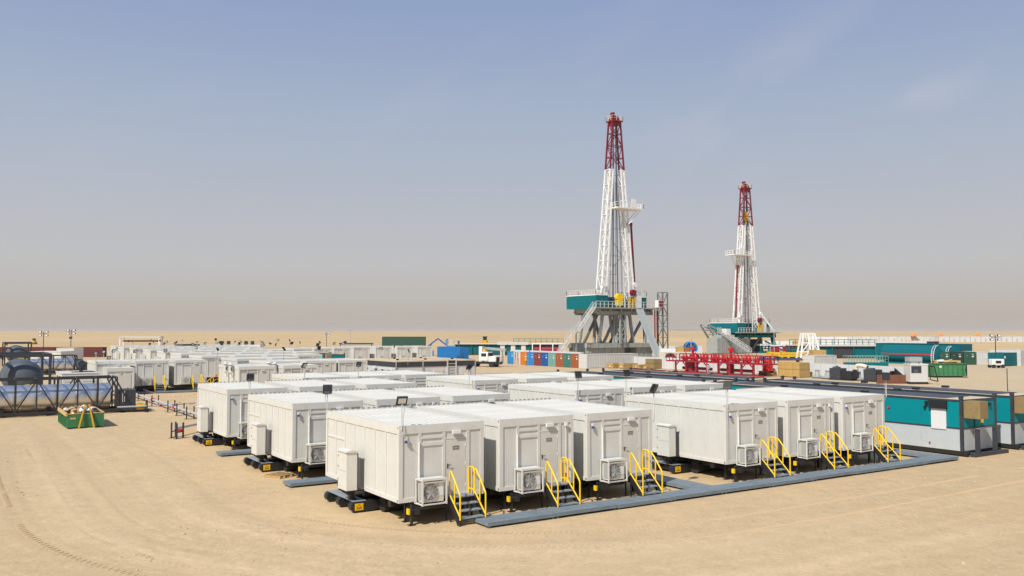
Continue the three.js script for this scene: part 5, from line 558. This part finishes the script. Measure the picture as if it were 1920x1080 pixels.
// containers, tanks and mud system behind
function bigTank(x, z, L, r, label) { const t = thing('fluid_tank', label, 'tank', x, 0, z); const pf = [[0, 0.5], [0.5, 0.42], [0.85, 0.2], [1, 0]].map(([a, b]) => new THREE.Vector2(a * r, b)); const g = new THREE.LatheGeometry([...pf, new THREE.Vector2(r, -L), ...pf.slice(0, 3).reverse().map((p) => new THREE.Vector2(p.x, -L - p.y))], 48); g.rotateX(Math.PI / 2); const ta = put('tank', g, 'tealdark', t, 0, r + 0.35, 0); const st = new THREE.CylinderGeometry(r + 0.012, r + 0.012, L, 8, 1, true, -Math.PI / 2 - 0.09, 0.13).rotateX(-Math.PI / 2).rotateZ(0); const m = M.redstripe ??= Object.assign(new THREE.MeshStandardMaterial({ color: M.redpaint.color, roughness: 0.5, side: THREE.DoubleSide }), { name: 'redstripe' }); put('stripe', st, m, ta, 0, 0, -L / 2); bx('skid', 'teal', t, -r, 0, -L - 0.3, r, 0.349, 0.3); const la = new MB(); for (const z0 of [0, 0.5]) la.tube([[-r - 0.25, 0.2, 0.3 - z0], [-r - 0.25, r + 0.4, 0.3 - z0], [-r * 0.75, 1.8 * r + 0.4, 0.3 - z0], [-r * 0.2, 2 * r + 0.5, 0.3 - z0]], 0.05, 20, 5); for (let i = 0; i < 7; i++) la.bar([-r - 0.25, 0.5 + i * 0.35, -0.2], [-r - 0.25, 0.5 + i * 0.35, 0.3], 0.05); la.build('ladder', 'mastwhite', t); return t; }
bigTank(154.3, -72.6, 11.6, 1.75, 'long dark teal tank with a red stripe along its side'); bigTank(161.5, -74, 13, 1.6, 'second dark teal tank half hidden behind the striped one');
{ const t = thing('teal_wall_box', 'long low teal box with a flat top behind the striped tank', 'tank', 168, 0, -92); bx('box', 'tealdark', t, 0, 0, -4, 5, 3.9, 16); bx('lid', 'tealdark', t, -0.1, 3.901, -4, 5.1, 4.0, 16); bx('vent', 'rail', t, 1, 4.001, 8, 2.4, 4.5, 10); }
{ const t = thing('teal_unit', 'plain teal box unit behind the mobile light mast', 'container', 157.4, 0, -61.2); bx('box', 'tealdark', t, 0, 0.2, -3, 6.2, 2.6, 0); bx('skid', 'black', t, 0, 0, -3, 6.6, 0.199, 0.02); bx('plate', 'plastic', t, 0.25, 1.5, 0.001, 0.8, 2.0, 0.02); const g = new MB(); for (let i = 0; i < 9; i++) g.box(0.3 + i * 0.72, 2.601, -0.2, 0.36 + i * 0.72, 3.3, -0.14); g.box(0.3, 3.25, -0.2, 6.2, 3.32, -0.14); g.build('top_rail', 'mastwhite', t); }
{ const t = thing('pale_wall_unit', 'pale container edge beside the teal box unit', 'container', 162.4, 0, -60.5); bx('box', 'contwhite', t, 0, 0.1, -6, 2.4, 3.0, 0); bx('frame', 'pale', t, -0.05, 0, -6, 2.45, 0.099, 0.05); }
{ const t = thing('teal_unit', 'dark teal unit at the frame edge behind the cable reels', 'container', 166, 0, -58); bx('box', 'tealdark', t, 0, 0.2, -3, 9, 3.3, 0); bx('skid', 'black', t, 0, 0, -3, 9, 0.199, 0.02); }
for (const [i, x] of [162.6, 165.2].entries()) { const t = thing('cable_reel', 'dark coiled cable reel on the yellow timber pile', 'reel', x, 0.5, -55.6 + i * 0.3, 0, 'cable reels at the yard edge'); for (const Z of [-0.35, 0.35]) { const f = put('flange', new THREE.TorusGeometry(0.95, 0.14, 8, 28), 'rail', t, 0, 1.0, Z); } put('coil', fanDisc, 'brown', t, 0, 1.0, 0).scale.set(0.8, 0.8, 18); }
{ const t = thing('timber_pile', 'low pile of yellow timbers at the yard edge', 'timber', 158, 0, -54.8, TURN); for (let i = 0; i < 6; i++) bx('timber', 'crate', t, i % 2 * 0.8, (i >> 1) * 0.26, -0.2 - (i % 3) * 0.3, 9 - i * 0.3, (i >> 1) * 0.26 + 0.24, 0.0 - (i % 3) * 0.3); }
{ const t = thing('mesh_basket', 'teal transport basket with mesh sides behind the panel fence', 'basket', 117.2, 0, -66.6, TURN); bx('tub', 'teal', t, 0, 0.2, -2.2, 7.0, 1.35, 0); const g = new MB(); for (let i = 0; i <= 14; i++) g.box(i * 0.5 - 0.03, 1.35, -0.05, i * 0.5 + 0.03, 2.5, 0.01); g.box(0, 2.45, -0.05, 7, 2.55, 0.01).box(0, 1.9, -0.04, 7, 1.95, 0).box(0, 2.45, -2.2, 7, 2.55, -2.14); for (let i = 0; i <= 14; i++) g.box(i * 0.5 - 0.03, 1.35, -2.2, i * 0.5 + 0.03, 2.5, -2.14); g.build('mesh', 'contmint', t); bx('skid', 'black', t, 0.2, 0, -2, 6.8, 0.199, -0.2); }
{ const t = thing('a_frame_stand', 'white steel A-frame lifting stand in front of the mud tanks', 'stand', 157.2, 0, -106.5, TURN), h = 6.3; for (const Z of [-1.6, 1.6]) for (const [a, b] of [[-2.4, -1.4], [0.3, -0.4], [0.5, 0.8], [2.5, 1.2]]) bar('leg', 'mastwhite', t, V(a, 0, Z), V(b, h, Z * 0.5), 0.34); for (const y of [1.9, 4.0, 6.2]) { const k = 1 - y / h * 0.45; for (const Z of [-1.6, 1.6]) bar('girt', 'mastwhite', t, V(-2.3 * k, y, Z * k), V(2.4 * k, y, Z * k), 0.24); for (const X of [-2.2, 2.2]) bar('girt', 'mastwhite', t, V(X * k, y, -1.6 * k), V(X * k, y, 1.6 * k), 0.22); } for (const [a, b, c, d] of [[-2.2, 0.2, 0, 1.9], [2.3, 0.2, 0.4, 1.9], [-1.9, 2, -0.2, 4], [1.9, 2, 0.5, 4]]) bar('brace', 'mastwhite', t, V(a, b, 1.4), V(c, d, 1.3), 0.2); }
function mudTank(x, z, L, label, turn, o = {}) { const t = thing('mud_tank', label, 'tank', x, 0, z, turn, o.group); const n = Math.max(3, Math.round(L / 5)); for (let i = 0; i < n; i++) bx('bay', i % 3 === 1 && o.open ? 'rail' : o.m ?? 'tealdark', t, L * i / n + 0.04, 0.3, -2.6, L * (i + 1) / n - 0.04, 3.0, 0); bx('roof', 'contwhite', t, -0.2, 3.001, -2.9, L + 0.2, 3.25, 0.6); bx('skid', 'black', t, 0, 0, -2.6, L, 0.299, 0); for (let i = 0; i <= n; i++) bx('post', 'teal', t, L * i / n - 0.1, 0.3, 0.001, L * i / n + 0.1, 3.0, 0.4); if (o.rail) { const r = new MB(); r.rail([[0, 3.25, 0.3], [L, 3.25, 0.3]], 1.3, 0.14, 1.6); r.build('walk_rail', 'contgreen', t); } return t; }
mudTank(165.5, -112.5, 16, 'teal mud tanks with a white roof behind the A-frame stand', TURN, { open: true }); mudTank(168, -121, 22, 'farther teal mud tanks with a long top rail', TURN, { rail: true }); mudTank(106, -186, 28, 'teal mud tanks behind the white truck', TURN); mudTank(119, -176, 14, 'teal mud tank with a top rail behind the coloured containers', TURN, { rail: true, open: true }); 
[[112, -171.8], [114.4, -170.2], [116.8, -168.7]].forEach(([x, z]) => { const t = thing('shaker_hood', 'beige hood post under a white canopy by the mud tanks', 'hood', x, 0, z, TURN, 'beige hoods by the mud tanks'); bx('body', 'mastrust', t, 0, 0, -1, 1.2, 3.0, 0); bx('canopy', 'contwhite', t, -0.8, 3.001, -1.5, 1.9, 3.8, 0.3); });
{ const t = thing('red_pump_frame', 'white-framed skid with dark red pumps behind the coloured containers', 'pump', 118.5, 0, -166, TURN); bx('base', 'contwhite', t, 0, 0, -2, 9, 0.3, 0); for (const X of [0.1, 2.2, 5.6, 8.8]) bar('post', 'mastwhite', t, V(X, 0.3, 0), V(X, 3.2, 0), 0.25); bx('top', 'mastwhite', t, 0, 3.2, -2, 9, 3.45, 0.1); for (const [a, b] of [[0.6, 2.0], [2.5, 5.2], [5.9, 7.0]]) { const m = new MB(); m.bar([a, 1.7, -1], [b, 1.7, -1], 1.7, 1.7, 14).box(a, 0.3, -1.6, b, 1.0, -0.3); m.build('pump', 'redrack', t); } bx('panel', 'slide', t, 7.2, 0.3, -1.5, 8.7, 3.1, -0.1); }
{ const t = thing('yellow_pipe_rack', 'yellow pipe racks and beams laid out before the farther rig', 'rack', 154.5, 0, -117.5, TURN); for (let i = 0; i < 5; i++) bx('beam', i % 2 ? 'cater' : 'yellow', t, i * 0.9, 0.5 + (i % 3) * 0.35, -i * 0.8 - 0.4, 16 - i * 1.3, 0.78 + (i % 3) * 0.35, -i * 0.8); for (let i = 0; i < 8; i++) bx('support', i % 2 ? 'cater' : 'teal', t, i * 1.9, 0, -4, i * 1.9 + 0.4, 0.499, 0.2); for (const X of [1, 4.4, 9.5]) bx('clamp', 'cater', t, X, 0.9, -1.5, X + 1.0, 1.7, 0); bx('walk', 'contpurple', t, 6, 2.1, -3.2, 15.5, 2.2, -2.4); const r = new MB(); r.rail([[6, 2.2, -2.4], [15.5, 2.2, -2.4]], 0.9, 0.1, 0.9); r.build('red_rail', 'contpurple', t); }
{ const t = thing('pipe_bundle', 'bundle of red and black pipes behind the panel fence', 'pipes', 103.2, 0.0, -74.0, TURN); for (let i = 0; i < 4; i++) bar('pipe', i % 2 ? 'redrack' : i ? 'navy' : 'brown', t, V(0, 1.9 + 0.18 * (i >> 1), -i * 0.25), V(7.5, 1.9 + 0.18 * (i >> 1), -i * 0.25), 0.24, 0.24, true); for (const X of [0.6, 6.6]) bx('trestle', 'rail', t, X, 0, -0.9, X + 0.25, 1.78, 0.2); }
crateAt(146, -96.5, 3.0, 2.6, 2.4, 'crate', 'square yellow crate before the open mud tank bays', undefined, TURN);
for (const [i, x] of [[0, 167.5], [1, 170.2]]) { const t = thing('red_hopper', i ? 'dark red hopper next to the yellow pipe racks' : 'dark red hopper next to the teal posts of the farther rig', 'hopper', x, 0, -126 + i * 1.6, TURN, 'red hoppers'); bx('body', 'redrack', t, 0, 0.3, -1.6, 1.8, 2.8, 0); bx('frame', 'mastwhite', t, -0.2, 2.801, -1.8, 2.0, 3.1, 0.2); bx('base', 'rail', t, 0, 0, -1.6, 1.8, 0.299, 0); }
{ const t = thing('flatbed_truck', 'cream truck seen by its big wheel arch between rig and fence', 'truck', 115.2, 0, -112.2, TURN); bx('body', 'cream', t, 0, 0.7, -2.4, 9.5, 2.3, 0); bx('hood', 'plastic', t, 0.2, 2.301, -2.3, 3.6, 3.0, -0.1); for (const X of [2.4, 7.6]) { const w = put('wheel', UC, 'rubber', t, X, 0.85, 0.1); w.scale.set(0.85, 0.4, 0.85); w.rotation.x = Math.PI / 2; const a = put('hub', UC, 'slide', t, X, 0.85, 0.32); a.scale.set(0.42, 0.1, 0.42); a.rotation.x = Math.PI / 2; put('wheel_arch', new THREE.TorusGeometry(1.05, 0.16, 6, 16, Math.PI), 'black', t, X, 0.85, 0.02); } bx('load', 'crate', t, 3.8, 2.301, -1.8, 5.4, 3.4, -0.3); bx('load', 'rust', t, 5.5, 2.301, -1.8, 6.6, 3.2, -0.3); }
{ const t = thing('hose_reel', 'big blue hose reel on a teal base beside the white fence', 'reel', 150.8, 0, -139, TURN); for (const Z of [-1, 0.6]) { put('flange', new THREE.TorusGeometry(1.6, 0.2, 8, 28), 'contlight', t, 0, 2.2, Z); for (let k = 0; k < 4; k++) bar('spoke', 'contlight', t, V(-1.6 * Math.cos(k * 0.785), 2.2 - 1.6 * Math.sin(k * 0.785), Z), V(1.6 * Math.cos(k * 0.785), 2.2 + 1.6 * Math.sin(k * 0.785), Z), 0.14); } put('coil', fanDisc, 'navy', t, 0, 2.2, -0.2).scale.set(1.4, 1.4, 48); bx('base', 'teal', t, -1.8, 0, -1.2, 2.2, 0.6, 0.9); }
{ const t = thing('far_panel_fence', 'long pale wall line on the sand behind the hose reel', 'fence', 147, 0, -155, TURN); for (let i = 0; i < 7; i++) bx('panel', 'fence', t, i * 2.5, 0, -0.06, i * 2.5 + 2.46, 2.6, 0); }
// distant second camp
{ for (let k = 0; k < 26; k++) { const t = thing('distant_cabin', 'small white cabin in the distant second camp on the horizon', 'cabin', 402 + k * 4.1 * 0.84 * 1.25, 0, -300 + k * 4.1 * 0.5424 * 1.25, TURN, 'white cabins of the distant camp'); bx('wall', k % 3 ? 'fence' : 'white', t, 0, 0, -6, 4.95, 3.3, 0); bx('roof', 'roof', t, -0.1, 3.301, -6.1, 5.05, 3.5, 0.1); bx('door', 'grey', t, 2 + (k % 2), 0.2, 0.001, 3 + (k % 2), 2.2, 0.03); }
  for (let k = 0; k < 12; k++) { const t = thing('distant_cabin', 'white cabin in a closer line of the distant camp', 'cabin', 452 + k * 4.9, 0, -251 + k * 3.2, TURN, 'white cabins nearer in the distant camp'); bx('wall', 'fence', t, 0, 0, -6, 5.6, 3.3, 0); bx('roof', 'roof', t, -0.1, 3.301, -6.1, 5.7, 3.5, 0.1); bx('door', 'grey', t, 2, 0.2, 0.001, 3, 2.2, 0.03); }
  for (const [x, z] of [[452, -266], [465, -258], [482, -246]]) { const t = thing('orange_tent', 'bright orange tent top above the distant white camp', 'tent', x, 0, z, TURN, 'orange tents'); const g = new THREE.CylinderGeometry(0.5, 1.7, 1.2, 8).scale(1.3, 1, 1); put('canopy', g, 'orangetent', t, 0, 4.2, 0); bar('pole', 'grey', t, V(0, 0, 0), V(0, 3.7, 0), 0.3); }
  const q = thing('distant_unit', 'row of white tanks and trailers behind the mud tanks', 'trailer', 232, 0, -190, TURN); for (let i = 0; i < 7; i++) bx('tank_box', i === 3 ? 'cater' : 'plastic', q, i * 5, 1.2, -2.5, i * 5 + 4.4, i < 4 ? 3 : 4.4, 0); bx('deck', 'rail', q, -1, 0.8, -2.6, 36, 1.199, 0.1); for (let i = 0; i < 8; i++) bx('leg', 'rail', q, i * 4.8, 0, -2, i * 4.8 + 0.4, 0.799, -1.6); }
{ const t = thing('distant_wall', 'long white wall of stacked units beyond the mud tanks', 'wall', 225, 0, -205, TURN); for (let i = 0; i < 14; i++) bx('unit', 'fence', t, i * 6, 0, -2.4, i * 6 + 5.95, 2.8 + 0.2 * (i % 2), 0); }
// boom lift, truck, dozers
{ const t = thing('boom_lift', 'blue boom lift reaching over the blue container', 'boom lift', 79, 0, -155.6, TURN); const b = put('chassis', new THREE.CylinderGeometry(2.0, 2.1, 1.2, 28), 'contwhite', t, 0, 1.5, 0); for (const X of [-1.4, 1.6]) for (const Z of [-1, 1]) { const w = put('wheel', UC, 'rubber', t, X, 0.5, Z); w.scale.set(0.5, 0.4, 0.5); w.rotation.x = Math.PI / 2; } bx('counterweight', 'contlight', t, 1.6, 0.9, -0.9, 3.6, 2.2, 0.9); bar('lower_boom', 'contlight', t, V(0.2, 1.7, 0), V(3.2, 3.7, 0), 0.45, 0.5); bar('upper_boom', 'contblue', t, V(2.3, 3.15, 0.1), V(4.7, 5.0, 0.1), 0.3, 0.34); bar('jib', 'contblue', t, V(4.7, 5.0, 0.1), V(6.9, 3.3, 0.1), 0.3); bx('platform', 'contlight', t, 6.8, 3.05, -0.5, 8.6, 3.3, 0.7); const r = new MB(); r.rail([[6.9, 3.3, 0.6], [8.5, 3.3, 0.6], [8.5, 3.3, -0.4], [6.9, 3.3, -0.4]], 1.2, 0.07, 0.8); r.build('basket_rail', 'contwhite', t); bx('control_box', 'contlight', t, 6.5, 3.7, -0.2, 7.1, 4.9, 0.4); }
{ const t = thing('white_truck', 'white bonneted truck with a grey crane frame, parked by the container row', 'truck', 72.2, 0, -113.2, -1.05); // nose towards +x/+z
  bx('chassis', 'black', t, -5.6, 0.6, -0.9, 1.8, 1.0, 0.5); const c = put('cab', new RoundedBoxGeometry(1.9, 1.7, 2.1, 2, 0.15), 'plastic', t, -0.2, 2.0, -0.2); bx('windscreen', 'glassdark', c, 0.9, 0.0, -0.9, 0.965, 0.68, 0.9); bx('side_window', 'glassdark', c, -0.5, 0.0, 1.04, 0.6, 0.6, 1.065); put('hood', new RoundedBoxGeometry(1.7, 1.1, 1.7, 2, 0.18), 'plastic', t, 1.5, 1.5, -0.2); bx('grille', 'black', t, 2.32, 1.05, -0.8, 2.38, 1.9, 0.4); bx('bumper', 'black', t, 2.2, 0.5, -1.3, 2.6, 0.95, 0.9); bx('plate', 'yellow', t, 2.601, 0.6, -0.3, 2.62, 0.85, 0.0); bx('sleeper', 'plastic', t, -1.9, 1.0, -1.2, -1.2, 3.9, -0.4); bx('rotating_lamp', 'amber', t, -0.4, 2.87, -0.4, 0.0, 3.1, 0.0);
  for (const X of [1.5, -2.6, -4.0]) for (const Z of [-1.15, 0.75]) { const w = put('wheel', UC, 'rubber', t, X, 0.52, Z); w.scale.set(0.52, 0.34, 0.52); w.rotation.x = Math.PI / 2; } bar('crane_beam', 'steel', t, V(-1.5, 3.5, -1.9), V(3.2, 3.2, -1.9), 0.5); bar('crane_post', 'steel', t, V(2.4, 0.6, -1.9), V(2.4, 3.2, -1.9), 0.3); bx('amber_box', 'cater', t, -1.15, 2.7, -1.2, -0.6, 3.4, -0.6); }
function dozer(x, z, turn, label, y) { const t = thing('bulldozer', label, 'bulldozer', x, y, z, turn); for (const Z of [-1.2, 1.2]) { const k = put('track', new RoundedBoxGeometry(4.2, 1.1, 0.6, 3, 0.4), 'brown', t, 0, 0.55, Z); } bx('hull', 'cater', t, -1.9, 0.7, -0.85, 2.0, 2.0, 0.85); const c = bx('cab', 'cater', t, -1.3, 2.001, -0.8, 0.5, 2.4, 0.8); bx('cab_glass', 'glassdark', c, -0.8, 0.21, -0.7, 0.8, 1.4, 0.7); bx('cab_roof', 'black', c, -1.0, 1.401, -0.9, 1.0, 1.6, 0.9); bx('blade', 'cater', t, 2.6, 0.2, -2.0, 2.8, 1.6, 2.0); for (const Z of [-1.6, 1.6]) bar('push_arm', 'cater', t, V(-0.5, 0.5, Z), V(2.6, 0.6, Z), 0.2); return t; }
dozer(156.8, -254.2, 0.9 + Math.PI, 'yellow bulldozer on the sand beyond the teal mud tanks', 0.8); dozer(20.2, -449.5, 2.2, 'small distant bulldozer on the dunes behind the grey tanks', 0.3).scale.setScalar(0.7);
{ const t = thing('canopy_frame', 'white open canopy frame with a brown beam behind the back rows', 'canopy', 24, 0, -222, TURN); bx('roof', 'contwhite', t, 0, 5.0, -2.5, 11, 5.3, 0); for (const X of [0.2, 10.6]) for (const Z of [-2.3, -0.3]) bar('post', 'mastwhite', t, V(X, 0, Z), V(X, 5, Z), 0.3); bx('hanging_beam', 'brown', t, 0.6, 3.9, -1.4, 10.4, 4.3, -1.0); }
{ const t = thing('navy_beam', 'thin navy blue roof line behind the back cabins', 'beam', 73, 0, -190, TURN); bx('beam', 'navy', t, 0, 3.2, -0.4, 9, 3.6, 0); for (const X of [0.3, 8.5]) bx('leg', 'navy', t, X, 0, -0.3, X + 0.2, 3.199, -0.1); }
for (const [x, z, w, lab] of [[-1.9, -142.4, 5.2, 'white louvred container behind the second polished tank']]) { const t = thing('storage_container', lab, 'container', x, 0, z, TURN); bx('shell', 'white', t, 0, 0.1, -5, w, 3.2, 0); bx('roof', 'roof', t, -0.05, 3.201, -5, w + 0.05, 3.32, 0.05); for (let i = 0; i < 2; i++) bx('louvre_panel', 'pale', t, 0.5 + i * w * 0.48, 0.8, 0.001, w * 0.44 + i * w * 0.5, 2.7, 0.04); }
{ const t = thing('open_cabin', 'white cabin with an open doorway in front of the maroon line', 'cabin', 4.9, 0, -173.7, TURN); bx('side_wall', 'white', t, 0, 0.1, -4, 0.12, 3.2, -0.121); bx('side_wall', 'white', t, 3.48, 0.1, -4, 3.6, 3.2, -0.121); bx('rear_wall', 'white', t, 0.121, 0.1, -4, 3.479, 3.2, -3.88); bx('front_wall', 'white', t, 0, 0.1, -0.12, 1.4, 3.2, 0); bx('front_wall', 'white', t, 2.4, 0.1, -0.12, 3.6, 3.2, 0); bx('lintel', 'white', t, 1.401, 2.2, -0.12, 2.399, 3.2, 0); bx('roof', 'roof', t, -0.05, 3.201, -4.05, 3.65, 3.32, 0.05); bx('floor', 'tread', t, 0.121, 0.1, -3.879, 3.479, 0.2, -0.121); }
for (const [x, z] of [[41.5, -190], [46.5, -187]]) { const t = thing('storage_container', 'white plant container with round vents behind the back rows', 'container', x, 0, z, TURN, 'plant containers behind the back rows'); bx('shell', 'white', t, 0, 0.1, -3, 4.6, 3.4, 0); bx('skid', 'rail', t, 0, 0, -3, 4.6, 0.099, 0.02); for (const X of [0.8, 2.4]) { const d = new MB(); d.bar([X, 3.4, -1], [X, 4.3, -1], 0.9, 0.9, 12); d.build('vent_cowl', 'rail', t); } }
{ const t = thing('rope_fence', 'thin post and rope fence at the edge of the open yard', 'fence', 88.4, 0, -24.6); for (const Z of [0, 4.2]) bar('post', 'rail', t, V(0, 0, Z), V(0, 2.6, Z), 0.07); for (const Y of [1.5, 2.4]) bar('rope', 'grey', t, V(0, Y, 0), V(0, Y - 0.1, 4.2), 0.03); }

// ---------- people ----------
function person(x, y, z, turn, label, colours, pose, extra) {
  const J = { hip: [0, 0.95, 0], chest: [0, 1.32, 0.0], neck: [0, 1.5, 0], head: [0, 1.66, 0.01] }, bones = [[J.hip, J.chest, 0.15, 0.18], [J.chest, J.neck, 0.16, 0.07], [J.neck, J.head, 0.06, 0.105], [J.head, [0, 1.7, 0.0], 0.105, 0.1], [J.head, [0, 1.65, 0.11], 0.06, 0.03]];
  for (const s of [-1, 1]) { const k = s < 0 ? pose.l : pose.r, g = s < 0 ? pose.ll : pose.lr; bones.push([[s * 0.17, 1.42, 0], [s * 0.23 + k[0] * 0.28, 1.42 + k[1] * 0.28, k[2] * 0.28], 0.065, 0.05], [[s * 0.23 + k[0] * 0.28, 1.42 + k[1] * 0.28, k[2] * 0.28], [s * 0.22 + k[3], 1.42 + k[4], k[5]], 0.05, 0.038]); bones.push([[s * 0.22 + k[3], 1.42 + k[4], k[5]], [s * 0.22 + k[3] * 1.1, 1.42 + k[4] * 1.14, k[5] * 1.2], 0.045, 0.03]); bones.push([[s * 0.1, 0.92, 0], [s * 0.11, 0.5, g], 0.095, 0.065], [[s * 0.11, 0.5, g], [s * 0.12, 0.09, g * 0.6], 0.065, 0.048], [[s * 0.12, 0.06, g * 0.6 - 0.02], [s * 0.14, 0.04, g * 0.6 + 0.17], 0.05, 0.04]); }
  const N = 56, mc = new MarchingCubes(N, new THREE.MeshBasicMaterial(), false, false, 60000), S = 1.9, half = S / 2; mc.isolation = 0; const f = mc.field;
  for (let k = 0; k < N; k++) for (let j = 0; j < N; j++) for (let i = 0; i < N; i++) { const px = (i - N / 2) / (N / 2) * half, py = (j - N / 2) / (N / 2) * half + 0.9, pz = (k - N / 2) / (N / 2) * half; let d = 9; for (const [a, b, ra, rb] of bones) { const bx_ = b[0] - a[0], by = b[1] - a[1], bz = b[2] - a[2], t = clamp(((px - a[0]) * bx_ + (py - a[1]) * by + (pz - a[2]) * bz) / (bx_ * bx_ + by * by + bz * bz)); const q = Math.hypot(px - a[0] - bx_ * t, py - a[1] - by * t, pz - a[2] - bz * t) - lerp(ra, rb, t), h = clamp(0.5 + 0.5 * (d - q) / 0.03); d = lerp(d, q, h) - 0.03 * h * (1 - h); } f[k * N * N + j * N + i] = -d; }
  mc.update(); const n = mc.count, P = new Float32Array(n * 3), C = new Float32Array(n * 3), Nn = mc.normalArray.slice(0, n * 3);
  for (let i = 0; i < n; i++) { const X = mc.positionArray[3 * i] * half, Y = mc.positionArray[3 * i + 1] * half + 0.9, Z = mc.positionArray[3 * i + 2] * half; P.set([X, Y, Z], 3 * i); const c = Y > 1.5 ? M.skin.color : Y > 0.96 || Math.abs(X) > 0.21 ? (Y < 0.86 && Math.abs(X) > 0.19 ? M.skin.color : colours[0].color) : Y < 0.1 ? M.rubber.color : colours[1].color; C.set([c.r, c.g, c.b], 3 * i); }
  const g = new THREE.BufferGeometry(); g.setAttribute('position', new THREE.BufferAttribute(P, 3)); g.setAttribute('normal', new THREE.BufferAttribute(Nn, 3)); g.setAttribute('color', new THREE.BufferAttribute(C, 3)); g.computeVertexNormals();
  const t = thing('person', label, 'person', x, y, z, turn); put('body', g, Object.assign(new THREE.MeshStandardMaterial({ vertexColors: true, roughness: 0.85 }), { name: 'clothed_figure' }), t);
  const hm = new THREE.SphereGeometry(0.135, 16, 8, 0, Math.PI * 2, 0, Math.PI / 2); put('helmet', hm, 'plastic', t, 0, 1.7, 0); put('helmet_brim', new THREE.CylinderGeometry(0.165, 0.165, 0.015, 16), 'plastic', t, 0, 1.7, 0.025); if (extra) { const v = put('vest', new THREE.CylinderGeometry(0.205, 0.2, 0.5, 14, 1, true), Object.assign(M.hivis, { side: THREE.DoubleSide }), t, 0, 1.2, 0); v.scale.z = 0.95; }
}
const down = [0.1, -0.95, 0.05, 0.04, -0.56, 0.06], fwd = [0.05, -0.8, 0.5, -0.05, -0.4, 0.38];
person(81.9, 0, -114.2, 0.6, 'person in a yellow vest standing in front of the orange container', [M.cloth, M.denim], { l: down, r: fwd, ll: 0.12, lr: -0.08 }, true);
person(90.4, 2.9, -156.4, 2.2, 'person in dark clothes standing on the blue container', [M.denim, M.denim], { l: down, r: down, ll: 0.04, lr: 0 });
person(86.9, 0, -70.0, -0.6, 'person in grey with a white helmet beside the red valve rack', [M.cloth, M.cloth], { l: down, r: fwd, ll: 0.1, lr: -0.1 });
// dust haze over the desert
scene.fog = new THREE.FogExp2(new THREE.Color().setRGB(0.82, 0.75, 0.68), 0.00007);
renderer.render(scene, camera);
